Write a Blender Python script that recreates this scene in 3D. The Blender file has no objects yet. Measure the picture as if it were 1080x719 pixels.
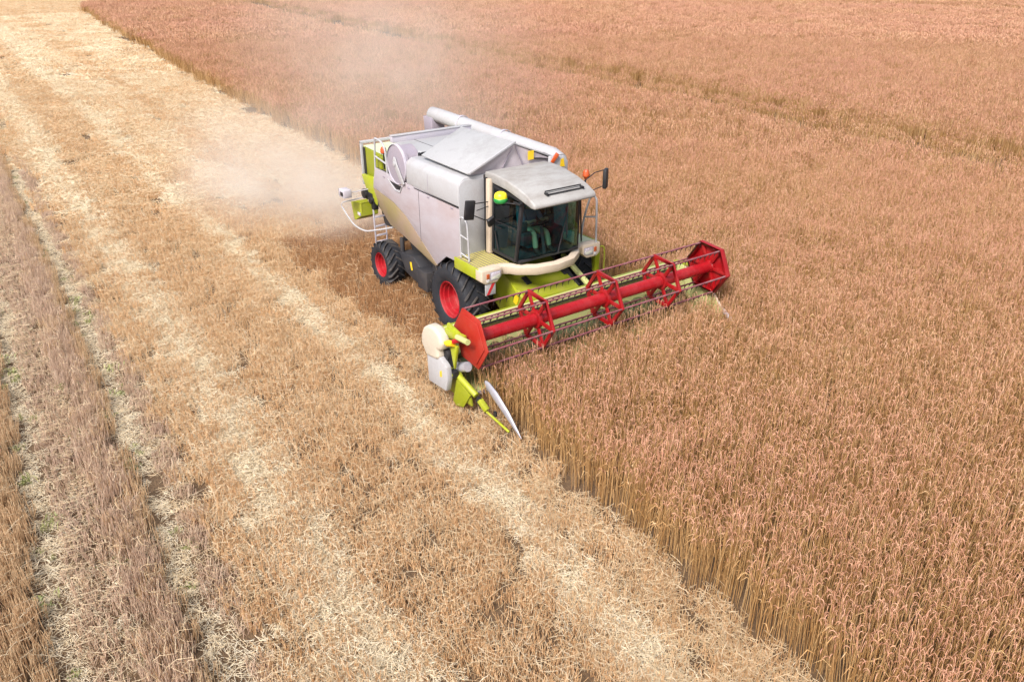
import bpy, bmesh, math, random
import numpy as np
from mathutils import Vector, Matrix

random.seed(7)
R = math.radians
scene = bpy.context.scene
C = scene.collection

# ------------------------------------------------------------------ camera
CAM = Vector((14.839, -10.191, 8.254))
PITCH, YAW, ROLL, FPX = 0.459841, 2.532206, -0.00491, 840.65
fw = Vector((math.cos(YAW) * math.cos(PITCH), math.sin(YAW) * math.cos(PITCH), -math.sin(PITCH)))
rt0 = Vector((math.sin(YAW), -math.cos(YAW), 0))
up0 = rt0.cross(fw)
rt = math.cos(ROLL) * rt0 + math.sin(ROLL) * up0
up = -math.sin(ROLL) * rt0 + math.cos(ROLL) * up0
cam = bpy.data.cameras.new('camera')
cam.sensor_width = 36
cam.lens = FPX * 36 / 1080
cam.clip_start, cam.clip_end = 0.1, 3000
camo = bpy.data.objects.new('camera', cam)
M4 = Matrix((rt, up, -fw)).transposed().to_4x4()
M4.translation = CAM
camo.matrix_world = M4
C.objects.link(camo)
scene.camera = camo

# ------------------------------------------------------------------ light
SUN_EL, SUN_AZ = R(46), R(-60)          # azimuth measured from +x towards +y
world = bpy.data.worlds.new('World')
scene.world = world
world.use_nodes = True
wn = world.node_tree
sky = wn.nodes.new('ShaderNodeTexSky')
sky.sky_type = 'NISHITA'
sky.sun_disc = False
sky.sun_elevation = SUN_EL
sky.sun_rotation = math.pi / 2 - SUN_AZ
sky.air_density, sky.dust_density, sky.ozone_density = 1.0, 4.0, 1.0
wn.nodes['Background'].inputs['Strength'].default_value = 0.10
hs = wn.nodes.new('ShaderNodeHueSaturation')       # thin overcast: the blue is veiled
hs.inputs['Saturation'].default_value = 0.55
wn.links.new(sky.outputs[0], hs.inputs['Color'])
wn.links.new(hs.outputs[0], wn.nodes['Background'].inputs['Color'])
sun = bpy.data.lights.new('sun', 'SUN')
sun.energy, sun.angle, sun.color = 2.4, R(18), (1.0, 0.945, 0.905)
suno = bpy.data.objects.new('sun', sun)
sd = Vector((math.cos(SUN_EL) * math.cos(SUN_AZ), math.cos(SUN_EL) * math.sin(SUN_AZ), math.sin(SUN_EL)))
suno.rotation_euler = sd.to_track_quat('Z', 'Y').to_euler()
suno.location = (0, 0, 40)
C.objects.link(suno)
vs = scene.view_settings
vs.view_transform, vs.look, vs.gamma, vs.use_curve_mapping = 'Standard', 'None', 1, False
vs.exposure = 1.1
scene.cycles.max_bounces = 8
scene.cycles.transparent_max_bounces = 12
scene.cycles.volume_bounces = 2
scene.cycles.volume_step_rate = 2.0
scene.cycles.use_adaptive_sampling = True
scene.cycles.use_denoising = True

# ------------------------------------------------------------------ materials
def nodes_of(name):
    m = bpy.data.materials.new(name)
    m.use_nodes = True
    nt = m.node_tree
    return m, nt, nt.nodes['Principled BSDF']


def N(nt, typ, **kw):
    n = nt.nodes.new(typ)
    for k, v in kw.items():
        if k in n.inputs.keys() if isinstance(k, str) else False:
            n.inputs[k].default_value = v
        else:
            setattr(n, k, v)
    return n


def noise(nt, scale, detail=4, rough=0.6, coord='Object', stretch=None):
    if coord == 'World':
        src = nt.nodes.new('ShaderNodeNewGeometry').outputs['Position']
    else:
        src = nt.nodes.new('ShaderNodeTexCoord').outputs[coord]
    if stretch:
        mp = nt.nodes.new('ShaderNodeMapping')
        mp.inputs['Scale'].default_value = stretch
        nt.links.new(src, mp.inputs['Vector'])
        src = mp.outputs[0]
    n = nt.nodes.new('ShaderNodeTexNoise')
    n.inputs['Scale'].default_value = scale
    n.inputs['Detail'].default_value = detail
    n.inputs['Roughness'].default_value = rough
    nt.links.new(src, n.inputs['Vector'])
    return n.outputs['Fac']


def ramp(nt, fac, stops):
    r = nt.nodes.new('ShaderNodeValToRGB')
    while len(r.color_ramp.elements) < len(stops):
        r.color_ramp.elements.new(0.5)
    for e, (p, c) in zip(r.color_ramp.elements, stops):
        e.position = p
        e.color = (*c, 1) if len(c) == 3 else c
    nt.links.new(fac, r.inputs[0])
    return r.outputs[0]


def mix(nt, fac, a, b, mode='MIX'):
    m = nt.nodes.new('ShaderNodeMix')
    m.data_type = 'RGBA'
    m.blend_type = mode
    for sock, v in ((m.inputs[0], fac), (m.inputs[6], a), (m.inputs[7], b)):
        if hasattr(v, 'is_linked'):
            nt.links.new(v, sock)
        elif isinstance(v, (int, float)):
            sock.default_value = v
        else:
            sock.default_value = (*v, 1)
    return m.outputs[2]


def paint(name, col, rough=0.4, dirt=0.35, dirt_col=(0.46, 0.34, 0.24), scale=3.0, streak=None, metal=0.0, lo=0.45, hi=0.75):
    m, nt, p = nodes_of(name)
    f = noise(nt, scale, 6, 0.65, 'Object', streak)
    f2 = noise(nt, 38, 3, 0.6)
    d = ramp(nt, f, [(lo, (0, 0, 0)), (hi, (1, 1, 1))])
    mm = nt.nodes.new('ShaderNodeMath'); mm.operation = 'MULTIPLY'; mm.inputs[1].default_value = dirt
    nt.links.new(d, mm.inputs[0])
    c = mix(nt, mm.outputs[0], col, dirt_col)
    sp = ramp(nt, f2, [(0.35, (0.86, 0.84, 0.82)), (0.6, (1, 1, 1))])
    c = mix(nt, 0.6, c, sp, 'MULTIPLY')
    nt.links.new(c, p.inputs['Base Color'])
    rr = nt.nodes.new('ShaderNodeMapRange')
    rr.inputs['To Min'].default_value = rough
    rr.inputs['To Max'].default_value = min(1, rough + 0.35)
    nt.links.new(d, rr.inputs['Value'])
    nt.links.new(rr.outputs[0], p.inputs['Roughness'])
    p.inputs['Metallic'].default_value = metal
    b = nt.nodes.new('ShaderNodeBump'); b.inputs['Strength'].default_value = 0.06; b.inputs['Distance'].default_value = 0.02
    nt.links.new(noise(nt, 5, 3), b.inputs['Height'])
    nt.links.new(b.outputs[0], p.inputs['Normal'])
    return m


def glass(name, tint, gloss_col=(0.9, 0.95, 1.0)):
    m = bpy.data.materials.new(name); m.use_nodes = True
    nt = m.node_tree; nt.nodes.clear()
    o = nt.nodes.new('ShaderNodeOutputMaterial')
    t = nt.nodes.new('ShaderNodeBsdfTransparent'); t.inputs[0].default_value = (*tint, 1)
    g = nt.nodes.new('ShaderNodeBsdfGlossy'); g.inputs['Roughness'].default_value = 0.03; g.inputs[0].default_value = (*gloss_col, 1)
    lw = nt.nodes.new('ShaderNodeLayerWeight'); lw.inputs[0].default_value = 0.5
    pw = nt.nodes.new('ShaderNodeMath'); pw.operation = 'POWER'; pw.inputs[1].default_value = 4.0
    nt.links.new(lw.outputs['Facing'], pw.inputs[0])
    f = nt.nodes.new('ShaderNodeMath'); f.operation = 'MULTIPLY_ADD'; f.inputs[1].default_value = 0.9; f.inputs[2].default_value = 0.035
    nt.links.new(pw.outputs[0], f.inputs[0])
    x = nt.nodes.new('ShaderNodeMixShader')
    nt.links.new(f.outputs[0], x.inputs[0]); nt.links.new(t.outputs[0], x.inputs[1]); nt.links.new(g.outputs[0], x.inputs[2])
    nt.links.new(x.outputs[0], o.inputs[0])
    return m


MAT = {}
MAT['white'] = paint('white_paint', (0.38, 0.382, 0.40), 0.42, 0.6, (0.30, 0.275, 0.27), 1.6)
MAT['white_top'] = paint('white_paint_top', (0.345, 0.348, 0.36), 0.55, 0.8, (0.22, 0.22, 0.22), 1.1, lo=0.48, hi=0.74)
MAT['panel'] = paint('dusty_panel', (0.375, 0.35, 0.39), 0.45, 0.85, (0.31, 0.245, 0.245), 1.2, (0.5, 1, 1.2), lo=0.34, hi=0.66)
MAT['skirt'] = paint('olive_skirt', (0.25, 0.21, 0.075), 0.5, 0.95, (0.30, 0.215, 0.165), 0.8, lo=0.30, hi=0.56)
MAT['cream'] = paint('cream_plastic', (0.52, 0.43, 0.335), 0.5, 0.5, (0.40, 0.31, 0.235), 4)
MAT['cap'] = paint('cream_cover', (0.52, 0.47, 0.385), 0.4, 0.35, (0.52, 0.41, 0.32), 4)
MAT['roof'] = paint('cab_roof_paint', (0.34, 0.333, 0.325), 0.55, 0.9, (0.22, 0.20, 0.185), 1.8, (1.6, 0.7, 1), lo=0.4, hi=0.7)
MAT['green'] = paint('green_paint', (0.22, 0.25, 0.010), 0.38, 0.45, (0.34, 0.27, 0.07), 2.2)
MAT['lime'] = paint('lime_paint', (0.31, 0.35, 0.014), 0.38, 0.35, (0.42, 0.36, 0.14), 3)
MAT['pale_green'] = paint('pale_green_paint', (0.44, 0.46, 0.18), 0.5, 0.5, (0.46, 0.38, 0.22), 4)
MAT['deck_green'] = paint('pale_deck', (0.50, 0.56, 0.36), 0.55, 0.5, (0.60, 0.58, 0.52), 3)
MAT['red'] = paint('red_paint', (0.28, 0.003, 0.006), 0.38, 0.15, (0.34, 0.10, 0.08), 3)
MAT['red_tube'] = paint('red_tube_paint', (0.34, 0.007, 0.012), 0.32, 0.2, (0.42, 0.08, 0.08), 3)
MAT['orange_red'] = paint('orange_red_plastic', (0.32, 0.013, 0.005), 0.55, 0.3, (0.36, 0.10, 0.06), 3)
MAT['rim'] = paint('red_rim_paint', (0.32, 0.004, 0.010), 0.5, 0.35, (0.22, 0.08, 0.06), 5)
MAT['maroon'] = paint('maroon_bar', (0.20, 0.06, 0.075), 0.45, 0.5, (0.34, 0.22, 0.22), 4)
MAT['tine'] = paint('tine_plastic', (0.025, 0.016, 0.018), 0.5, 0.2, (0.15, 0.1, 0.08), 8)
MAT['rubber'] = paint('tyre_rubber', (0.010, 0.012, 0.018), 0.7, 0.2, (0.06, 0.045, 0.035), 5)
MAT['lug'] = paint('tyre_lug_rubber', (0.014, 0.016, 0.022), 0.6, 0.9, (0.075, 0.062, 0.054), 5, lo=0.35, hi=0.65)
MAT['black'] = paint('black_plastic', (0.011, 0.011, 0.014), 0.5, 0.25, (0.06, 0.05, 0.04), 4)
MAT['dark'] = paint('dark_chassis', (0.026, 0.026, 0.031), 0.6, 0.6, (0.065, 0.05, 0.04), 3)
MAT['interior'] = paint('cab_trim', (0.05, 0.055, 0.06), 0.7, 0.2, (0.1, 0.09, 0.08), 5)
MAT['console'] = paint('teal_seat_fabric', (0.10, 0.25, 0.28), 0.85, 0.1, (0.1, 0.1, 0.1), 5)
MAT['steel'] = paint('bare_steel', (0.62, 0.62, 0.68), 0.35, 0.4, (0.50, 0.42, 0.38), 5, metal=0.6)
MAT['silver'] = paint('divider_steel', (0.36, 0.36, 0.41), 0.35, 0.3, (0.5, 0.45, 0.42), 6, metal=0.35)
MAT['lavender'] = paint('screen_mesh', (0.28, 0.25, 0.30), 0.6, 0.4, (0.34, 0.28, 0.28), 3)
MAT['lavender_pale'] = paint('grey_sheet', (0.42, 0.40, 0.46), 0.5, 0.4, (0.55, 0.48, 0.45), 3)
MAT['yellow'] = paint('yellow_sticker', (0.75, 0.50, 0.015), 0.4, 0.1)
MAT['yellow_dome'] = paint('yellow_dome', (0.85, 0.68, 0.02), 0.3, 0.05)
MAT['gps_green'] = paint('receiver_green', (0.02, 0.24, 0.05), 0.35, 0.1)
MAT['amber'] = paint('amber_lens', (0.42, 0.07, 0.015), 0.25, 0.2, (0.3, 0.15, 0.08), 6)
MAT['stripe_red'] = paint('stripe_red', (0.5, 0.02, 0.03), 0.4, 0.1)
MAT['lens'] = paint('lamp_lens', (0.80, 0.80, 0.90), 0.08, 0.05, (0.5, 0.5, 0.5), 8, metal=0.5)
MAT['fabric'] = paint('tank_fabric', (0.46, 0.41, 0.44), 0.8, 0.6, (0.33, 0.25, 0.25), 1.6)
MAT['skin'] = paint('skin', (0.52, 0.30, 0.21), 0.5, 0.0)
MAT['shirt'] = paint('shirt_cloth', (0.22, 0.17, 0.24), 0.9, 0.1)
MAT['trousers'] = paint('trouser_cloth', (0.44, 0.46, 0.28), 0.9, 0.2, (0.3, 0.26, 0.18), 7)
MAT['boot'] = paint('boot_leather', (0.04, 0.03, 0.025), 0.6, 0.1)
MAT['hair'] = paint('hair', (0.03, 0.02, 0.012), 0.7, 0.0)
MAT['glass'] = glass('tinted_glass', (0.34, 0.53, 0.53))
MAT['glass_side'] = glass('dark_side_glass', (0.24, 0.50, 0.53))
MAT['mirror'] = paint('mirror_glass', (0.8, 0.8, 0.82), 0.03, 0.0, metal=1.0)

# chequer plate on the platforms: raised dots, yellow paint worn between them
m, nt, p = nodes_of('chequer_plate')
tc = nt.nodes.new('ShaderNodeTexCoord')
mp = nt.nodes.new('ShaderNodeMapping'); mp.inputs['Rotation'].default_value = (0, 0, R(45)); mp.inputs['Scale'].default_value = (17, 17, 17)
nt.links.new(tc.outputs['Object'], mp.inputs[0])
ck = nt.nodes.new('ShaderNodeTexChecker'); ck.inputs['Scale'].default_value = 1.0
ck.inputs['Color1'].default_value = (0.48, 0.44, 0.06, 1); ck.inputs['Color2'].default_value = (0.12, 0.08, 0.07, 1)
nt.links.new(mp.outputs[0], ck.inputs['Vector'])
nt.links.new(mix(nt, 0.15, ck.outputs[0], (0.5, 0.42, 0.34)), p.inputs['Base Color'])
p.inputs['Roughness'].default_value = 0.55
MAT['plate'] = m

# ------------------------------------------------------------------ mesh helpers
class MB:
    def __init__(s):
        s.bm = bmesh.new()

    def _add(s, verts, faces):
        vs_ = [s.bm.verts.new(v) for v in verts]
        for f in faces:
            try:
                s.bm.faces.new([vs_[i] for i in f])
            except ValueError:
                pass
        return vs_

    def box(s, c, size, rot=None):
        h = Vector(size) / 2
        m_ = rot.to_matrix() if rot is not None and not isinstance(rot, Matrix) else rot
        vv = []
        for x in (-1, 1):
            for y in (-1, 1):
                for z in (-1, 1):
                    v = Vector((x * h.x, y * h.y, z * h.z))
                    if m_ is not None:
                        v = m_ @ v
                    vv.append(v + Vector(c))
        s._add(vv, [(0, 1, 3, 2), (4, 6, 7, 5), (0, 4, 5, 1), (2, 3, 7, 6), (0, 2, 6, 4), (1, 5, 7, 3)])
        return s

    def bar(s, p0, p1, w, t, side=(0, 0, 1)):
        """square bar between two points, w across `side`, t along it"""
        p0, p1 = Vector(p0), Vector(p1)
        d = (p1 - p0); L = d.length; d.normalize()
        sd_ = Vector(side); sd_ = (sd_ - d * sd_.dot(d)).normalized()
        w_ = d.cross(sd_)
        m_ = Matrix((d, w_, sd_)).transposed()
        return s.box((p0 + p1) / 2, (L, w, t), m_)

    def prism(s, poly, axis, a, b):
        def P(u, v, w):
            return {'x': (w, u, v), 'y': (u, w, v), 'z': (u, v, w)}[axis]
        n = len(poly)
        vv = [P(u, v, a) for u, v in poly] + [P(u, v, b) for u, v in poly]
        s._add(vv, [tuple(range(n)), tuple(range(2 * n - 1, n - 1, -1))] + [(i, (i + 1) % n, n + (i + 1) % n, n + i) for i in range(n)])
        return s

    def slab(s, pts, t):
        pts = [Vector(q) for q in pts]
        nrm = (pts[1] - pts[0]).cross(pts[2] - pts[0]).normalized() * t
        n = len(pts)
        s._add(pts + [q + nrm for q in pts], [tuple(range(n)), tuple(range(2 * n - 1, n - 1, -1))] + [(i, (i + 1) % n, n + (i + 1) % n, n + i) for i in range(n)])
        return s

    def tube(s, pts, r, n=8, closed=False):
        pts = [Vector(q) for q in pts]
        rs = r if isinstance(r, (list, tuple)) else [r] * len(pts)
        rings = []
        prev = None
        for i, q in enumerate(pts):
            if closed:
                t = (pts[(i + 1) % len(pts)] - pts[i - 1])
            else:
                t = pts[min(i + 1, len(pts) - 1)] - pts[max(i - 1, 0)]
            t.normalize()
            if prev is None:
                a = Vector((0, 0, 1)) if abs(t.z) < 0.9 else Vector((1, 0, 0))
            else:
                a = prev
            a = (a - t * a.dot(t)).normalized()
            prev = a
            b = t.cross(a)
            rings.append([q + rs[i] * (math.cos(2 * math.pi * k / n) * a + math.sin(2 * math.pi * k / n) * b) for k in range(n)])
        vv = [v for rg in rings for v in rg]
        ff = []
        m_ = len(rings)
        for i in range(m_ if closed else m_ - 1):
            for k in range(n):
                a0, a1 = i * n + k, i * n + (k + 1) % n
                b0, b1 = ((i + 1) % m_) * n + k, ((i + 1) % m_) * n + (k + 1) % n
                ff.append((a0, a1, b1, b0))
        if not closed:
            ff += [tuple(range(n)), tuple(range((m_ - 1) * n + n - 1, (m_ - 1) * n - 1, -1))]
        s._add(vv, ff)
        return s

    def cyl(s, p0, p1, r0, r1=None, n=24):
        return s.tube([p0, p1], [r0, r0 if r1 is None else r1], n)

    def lathe(s, prof, c, axis='y', n=48, close=False, caps=True):
        """prof: list of (radius, offset along axis)"""
        vv = []
        for r_, h in prof:
            for k in range(n):
                a = 2 * math.pi * k / n
                u, v = r_ * math.cos(a), r_ * math.sin(a)
                q = {'x': (h, u, v), 'y': (u, h, v), 'z': (u, v, h)}[axis]
                vv.append(Vector(q) + Vector(c))
        m_ = len(prof)
        ff = []
        for i in range(m_ if close else m_ - 1):
            for k in range(n):
                j = (i + 1) % m_
                ff.append((i * n + k, i * n + (k + 1) % n, j * n + (k + 1) % n, j * n + k))
        if not close and caps:
            if prof[0][0] > 1e-5:
                ff.append(tuple(range(n)))
            if prof[-1][0] > 1e-5:
                ff.append(tuple(range((m_ - 1) * n, m_ * n)))
        s._add(vv, ff)
        return s

    def grid(s, rows):
        nr, nc = len(rows), len(rows[0])
        s._add([v for r_ in rows for v in r_], [(i * nc + j, i * nc + j + 1, (i + 1) * nc + j + 1, (i + 1) * nc + j) for i in range(nr - 1) for j in range(nc - 1)])
        return s

    def build(s, name, mat, parent=None, bevel=0.0, seg=2, ang=32, label=None):
        bm = s.bm
        bmesh.ops.remove_doubles(bm, verts=bm.verts, dist=1e-5)
        bmesh.ops.recalc_face_normals(bm, faces=bm.faces)
        if bevel > 0:
            ed = [e for e in bm.edges if len(e.link_faces) == 2 and e.calc_face_angle(0) > R(28)]
            bmesh.ops.bevel(bm, geom=ed, offset=bevel, offset_type='OFFSET', segments=seg, profile=0.5, affect='EDGES', clamp_overlap=True)
        me = bpy.data.meshes.new(name)
        bm.to_mesh(me)
        bm.free()
        me.materials.append(MAT[mat] if isinstance(mat, str) else mat)
        me.polygons.foreach_set('use_smooth', [True] * len(me.polygons))
        me.set_sharp_from_angle(angle=R(ang))
        o = bpy.data.objects.new(name, me)
        C.objects.link(o)
        if parent is not None:
            o.parent = parent
        if label:
            o['label'] = label
        return o


def tag(o, label=None, cat=None, group=None, kind=None):
    for k, v in (('label', label), ('category', cat), ('group', group), ('kind', kind)):
        if v:
            o[k] = v
    return o


def empty(name, loc=(0, 0, 0)):
    o = bpy.data.objects.new(name, None)
    o.location = loc
    o.empty_display_size = 0.3
    C.objects.link(o)
    return o


# ================================================================== the fields
def lerp(x, xs, ys):
    return np.interp(x, xs, ys)

EX = np.array([-160, -119.9, -94.75, -62.2, -46.5, -33.8, -24.9, -19.5, -12, -5, 3.05])
EY = np.array([12.5, 9.65, 8.14, 5.94, 4.88, 4.18, 3.69, 3.42, 3.34, 3.34, 3.34])

def edge_y(x):
    """crop stands where y is greater than this"""
    back = lerp(x, EX, EY)
    front = lerp(x, [3.0, 6, 8.5, 11.2, 15, 60], [-2.98, -3.02, -3.16, -3.22, -3.3, -3.6])
    return np.where(x < 3.12, back, front)

def far_x(y):
    return lerp(y, [-5, 9.65, 11.6, 24.1, 60, 400], [-119, -119.9, -128, -141, -172, -420])

def in_crop(x, y, m=0.0):
    e = edge_y(x)
    near = np.abs(x - 3.12) < 0.12
    return (y > e + m) & (x > far_x(y) + m) & ~((x > 3.0 - m) & (x < 3.12 + m) & (y < 3.34 + m) & near)

TRAMS = [([-123, -64, -35, -18, -7.6, 0.5, 30], [35.5, 28.9, 26.7, 26.3, 25.3, 24.8, 24.0]),
         ([-123, -64, -35, -17.2, -5.7, 1.6, 30], [32.8, 26.5, 24.4, 23.9, 22.6, 22.4, 21.6]),
         ([-140, -76, -58, -38, 0], [78, 84.9, 99, 106.0, 118]),
         ([-140, -76, -58, -38, 0], [75.5, 82.4, 96.5, 103.5, 115.5])]

def tram_d(x, y):
    d = np.full(x.shape, 99.0)
    for xs, ys in TRAMS:
        d = np.minimum(d, np.abs(y - lerp(x, xs, ys)))
    return d

def straw1(x): return lerp(x, [-93, -48, -23.6, -13.8, 1, 4, 7, 8.6, 11], [-2.67, -3.32, -3.75, -3.9, -4.05, -4.15, -4.35, -4.55, -4.65])
def straw2(x): return lerp(x, [-60, -48, -22, -5, 1.8, 6, 10], [-6.5, -6.65, -6.99, -6.95, -7.25, -7.46, -7.55])
def strip_l(x): return lerp(x, [-60, -22, -9.4, -2, 3, 8], [-8.5, -8.95, -9.44, -9.6, -9.78, -9.9])
def strip_r(x): return lerp(x, [-60, -27, -9, -1.5, 3.4, 8], [-8.0, -8.54, -8.8, -8.96, -9.17, -9.25])
def dark_line(x): return lerp(x, [-104, -57, -27, -10], [1.69, 0.57, -0.31, -0.7])

def project(x, y, z):
    dx, dy, dz = x - CAM.x, y - CAM.y, z - CAM.z
    w = dx * fw.x + dy * fw.y + dz * fw.z
    u = dx * rt.x + dy * rt.y + dz * rt.z
    v = dx * up.x + dy * up.y + dz * up.z
    w = np.maximum(w, 0.05)
    return FPX * u / w, FPX * v / w, w

def visible(x, y, m=1.0):
    u, v, w = project(x, y, np.full(x.shape, 0.5))
    pad = 45 + 2.2 * FPX * m / np.maximum(w, 1)
    return (w > 1) & (np.abs(u) < 540 + pad) & (np.abs(v) < 360 + pad)

def vnoise(x, y, s, seed):
    """cheap value noise for planting density"""
    rng = np.random.default_rng(seed)
    T = rng.random((256, 256))
    gx, gy = x / s + 1000, y / s + 1000
    ix, iy = np.floor(gx).astype(int), np.floor(gy).astype(int)
    fx, fy = gx - ix, gy - iy
    fx, fy = fx * fx * (3 - 2 * fx), fy * fy * (3 - 2 * fy)
    a, b = T[ix % 256, iy % 256], T[(ix + 1) % 256, iy % 256]
    c, d = T[ix % 256, (iy + 1) % 256], T[(ix + 1) % 256, (iy + 1) % 256]
    return (a * (1 - fx) + b * fx) * (1 - fy) + (c * (1 - fx) + d * fx) * fy

# ---- plant materials: colour belongs to the strand (tint attribute) and to its place in the field
def strand_material(name, stops, patch, patch_amt=0.5, patch_scale=0.25, rough=0.75, trans=0.25):
    m = bpy.data.materials.new(name); m.use_nodes = True
    nt = m.node_tree; nt.nodes.clear()
    o = nt.nodes.new('ShaderNodeOutputMaterial')
    a = nt.nodes.new('ShaderNodeAttribute'); a.attribute_name = 'tint'
    oi = nt.nodes.new('ShaderNodeObjectInfo')
    add = nt.nodes.new('ShaderNodeMath'); add.operation = 'MULTIPLY_ADD'
    nt.links.new(oi.outputs['Random'], add.inputs[0]); add.inputs[1].default_value = 0.3
    sub = nt.nodes.new('ShaderNodeMath'); sub.operation = 'SUBTRACT'; sub.inputs[1].default_value = 0.15
    nt.links.new(a.outputs['Fac'], sub.inputs[0]); nt.links.new(sub.outputs[0], add.inputs[2])
    c = ramp(nt, add.outputs[0], stops)
    f = ramp(nt, noise(nt, patch_scale, 4, 0.6, 'World'), [(0.35, (0, 0, 0)), (0.68, (1, 1, 1))])
    mm = nt.nodes.new('ShaderNodeMath'); mm.operation = 'MULTIPLY'; mm.inputs[1].default_value = patch_amt
    nt.links.new(f, mm.inputs[0])
    c = mix(nt, mm.outputs[0], c, patch)
    d = nt.nodes.new('ShaderNodeBsdfDiffuse'); t = nt.nodes.new('ShaderNodeBsdfTranslucent')
    g = nt.nodes.new('ShaderNodeBsdfGlossy'); g.inputs['Roughness'].default_value = 0.45; g.inputs[0].default_value = (0.9, 0.85, 0.78, 1)
    nt.links.new(c, d.inputs[0]); nt.links.new(c, t.inputs[0])
    x = nt.nodes.new('ShaderNodeMixShader'); x.inputs[0].default_value = trans
    nt.links.new(d.outputs[0], x.inputs[1]); nt.links.new(t.outputs[0], x.inputs[2])
    y = nt.nodes.new('ShaderNodeMixShader'); y.inputs[0].default_value = 0.05
    nt.links.new(x.outputs[0], y.inputs[1]); nt.links.new(g.outputs[0], y.inputs[2])
    nt.links.new(y.outputs[0], o.inputs[0])
    return m

M_EAR = strand_material('wheat_ear', [(0.0, (0.37, 0.18, 0.085)), (0.5, (0.64, 0.35, 0.20)), (1.0, (0.81, 0.54, 0.35))], (0.67, 0.34, 0.245), 0.65, 0.09, trans=0.25)
M_STEM = strand_material('wheat_stem', [(0.0, (0.30, 0.145, 0.045)), (0.5, (0.54, 0.315, 0.135)), (1.0, (0.80, 0.57, 0.30))], (0.46, 0.27, 0.09), 0.4, 0.5, trans=0.2)
M_STUB = strand_material('stubble_stalk', [(0.0, (0.50, 0.285, 0.13)), (0.5, (0.84, 0.58, 0.325)), (1.0, (0.93, 0.76, 0.51))], (0.82, 0.54, 0.285), 0.45, 0.35, trans=0.35)
M_FRESH_SHADE = strand_material('fresh_stubble_shade', [(0.0, (0.32, 0.16, 0.07)), (0.5, (0.56, 0.31, 0.145)), (1.0, (0.74, 0.48, 0.26))], (0.50, 0.27, 0.13), 0.45, 0.4)  # freshly cut stalks are redder; shade near the machine is also painted into the darker colour
M_STRAW = strand_material('loose_straw', [(0.0, (0.60, 0.42, 0.22)), (0.5, (0.83, 0.66, 0.43)), (1.0, (0.93, 0.82, 0.62))], (0.82, 0.67, 0.44), 0.4, 0.4)
M_PALE = strand_material('bleached_straw', [(0.0, (0.76, 0.60, 0.38)), (0.5, (0.92, 0.80, 0.58)), (1.0, (0.96, 0.90, 0.75))], (0.90, 0.79, 0.60), 0.4, 0.5)
M_MAUVE = strand_material('weathered_stalk', [(0.0, (0.42, 0.28, 0.20)), (0.5, (0.72, 0.54, 0.425)), (1.0, (0.88, 0.73, 0.58))], (0.74, 0.56, 0.38), 0.5, 0.6, trans=0.35)
M_GOLD = strand_material('gold_stalk', [(0.0, (0.44, 0.27, 0.14)), (0.5, (0.74, 0.53, 0.32)), (1.0, (0.90, 0.73, 0.49))], (0.72, 0.50, 0.30), 0.45, 0.5, trans=0.3)
M_WEED = strand_material('weed_blade', [(0.0, (0.14, 0.18, 0.05)), (0.5, (0.27, 0.31, 0.10)), (1.0, (0.42, 0.43, 0.18))], (0.36, 0.34, 0.14), 0.4, 1.0)

def strand_mesh(name, strands, mats):
    """strands: (points, radii, sides, tint, material index)"""
    V, F, T, MI = [], [], [], []
    for pts, rad, ns, tint, mi in strands:
        base = len(V)
        L = len(pts)
        for i in range(L):
            t = pts[min(i + 1, L - 1)] - pts[max(i - 1, 0)]
            if t.length < 1e-7: t = Vector((0, 0, 1))
            t.normalize()
            a = Vector((0.31, 0.95, 0.05)); a = (a - t * a.dot(t)).normalized()
            b = t.cross(a)
            for k in range(ns):
                an = 2 * math.pi * k / ns + tint * 6
                V.append(pts[i] + rad[i] * (math.cos(an) * a + math.sin(an) * b))
                T.append(tint)
        for i in range(L - 1):
            for k in range(ns):
                if ns == 2 and k == 1: break
                k2 = (k + 1) % ns
                F.append((base + i * ns + k, base + i * ns + k2, base + (i + 1) * ns + k2, base + (i + 1) * ns + k))
                MI.append(mi)
    me = bpy.data.meshes.new(name)
    me.from_pydata([tuple(v) for v in V], [], F)
    at = me.attributes.new('tint', 'FLOAT', 'POINT')
    at.data.foreach_set('value', np.array(T, np.float32))
    for m_ in mats: me.materials.append(m_)
    me.polygons.foreach_set('material_index', np.array(MI, np.int32))
    me.polygons.foreach_set('use_smooth', [True] * len(F))
    me.update()
    return me

def uni(a, b): return random.uniform(a, b)

def wheat_stalk(x, y, hmin, hmax, rs, re, el, z0=0.0, simple=False):
    out = []
    az = random.gauss(0.2, 1.6); lean = abs(random.gauss(0.05, 0.06))
    H = uni(hmin, hmax)
    d = Vector((math.cos(az), math.sin(az), 0))
    p0 = Vector((x, y, z0))
    n = 2 if simple else 3
    stem = [p0 + Vector((0, 0, 1)) * (H - z0) * i / n + d * lean * H * (i / n) ** 2 for i in range(n + 1)]
    tint = min(1, max(0, random.gauss(0.5, 0.2)))
    out.append((stem, [rs] * (n + 1), 3, tint, 1))
    a = lean * 2
    L = el * uni(0.8, 1.25)
    droop = random.random()
    bend = uni(2.3, 3.0) if droop < 0.6 else uni(0.1, 0.9)
    if simple: bend = uni(0.1, 0.9) if droop < 0.6 else uni(1.8, 2.8)
    q = stem[-1].copy()
    k = 4 if simple else 6
    ear = [q.copy()]
    for i in range(k):
        a += bend / k
        q = q + (d * math.sin(a) * 0.62 + Vector((0, 0, 1)) * math.cos(a)) * (L / k)
        ear.append(q.copy())
    prof = [0.3, 0.5, 0.9, 1.0, 0.3] if simple else [0.6, 0.6, 0.8, 1.0, 1.05, 0.8, 0.2]
    out.append((ear, [re * prof[min(i, len(prof) - 1)] for i in range(len(ear))], 3 if simple else 4, min(1, max(0, random.gauss(0.5, 0.22))), 0))
    return out

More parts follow.
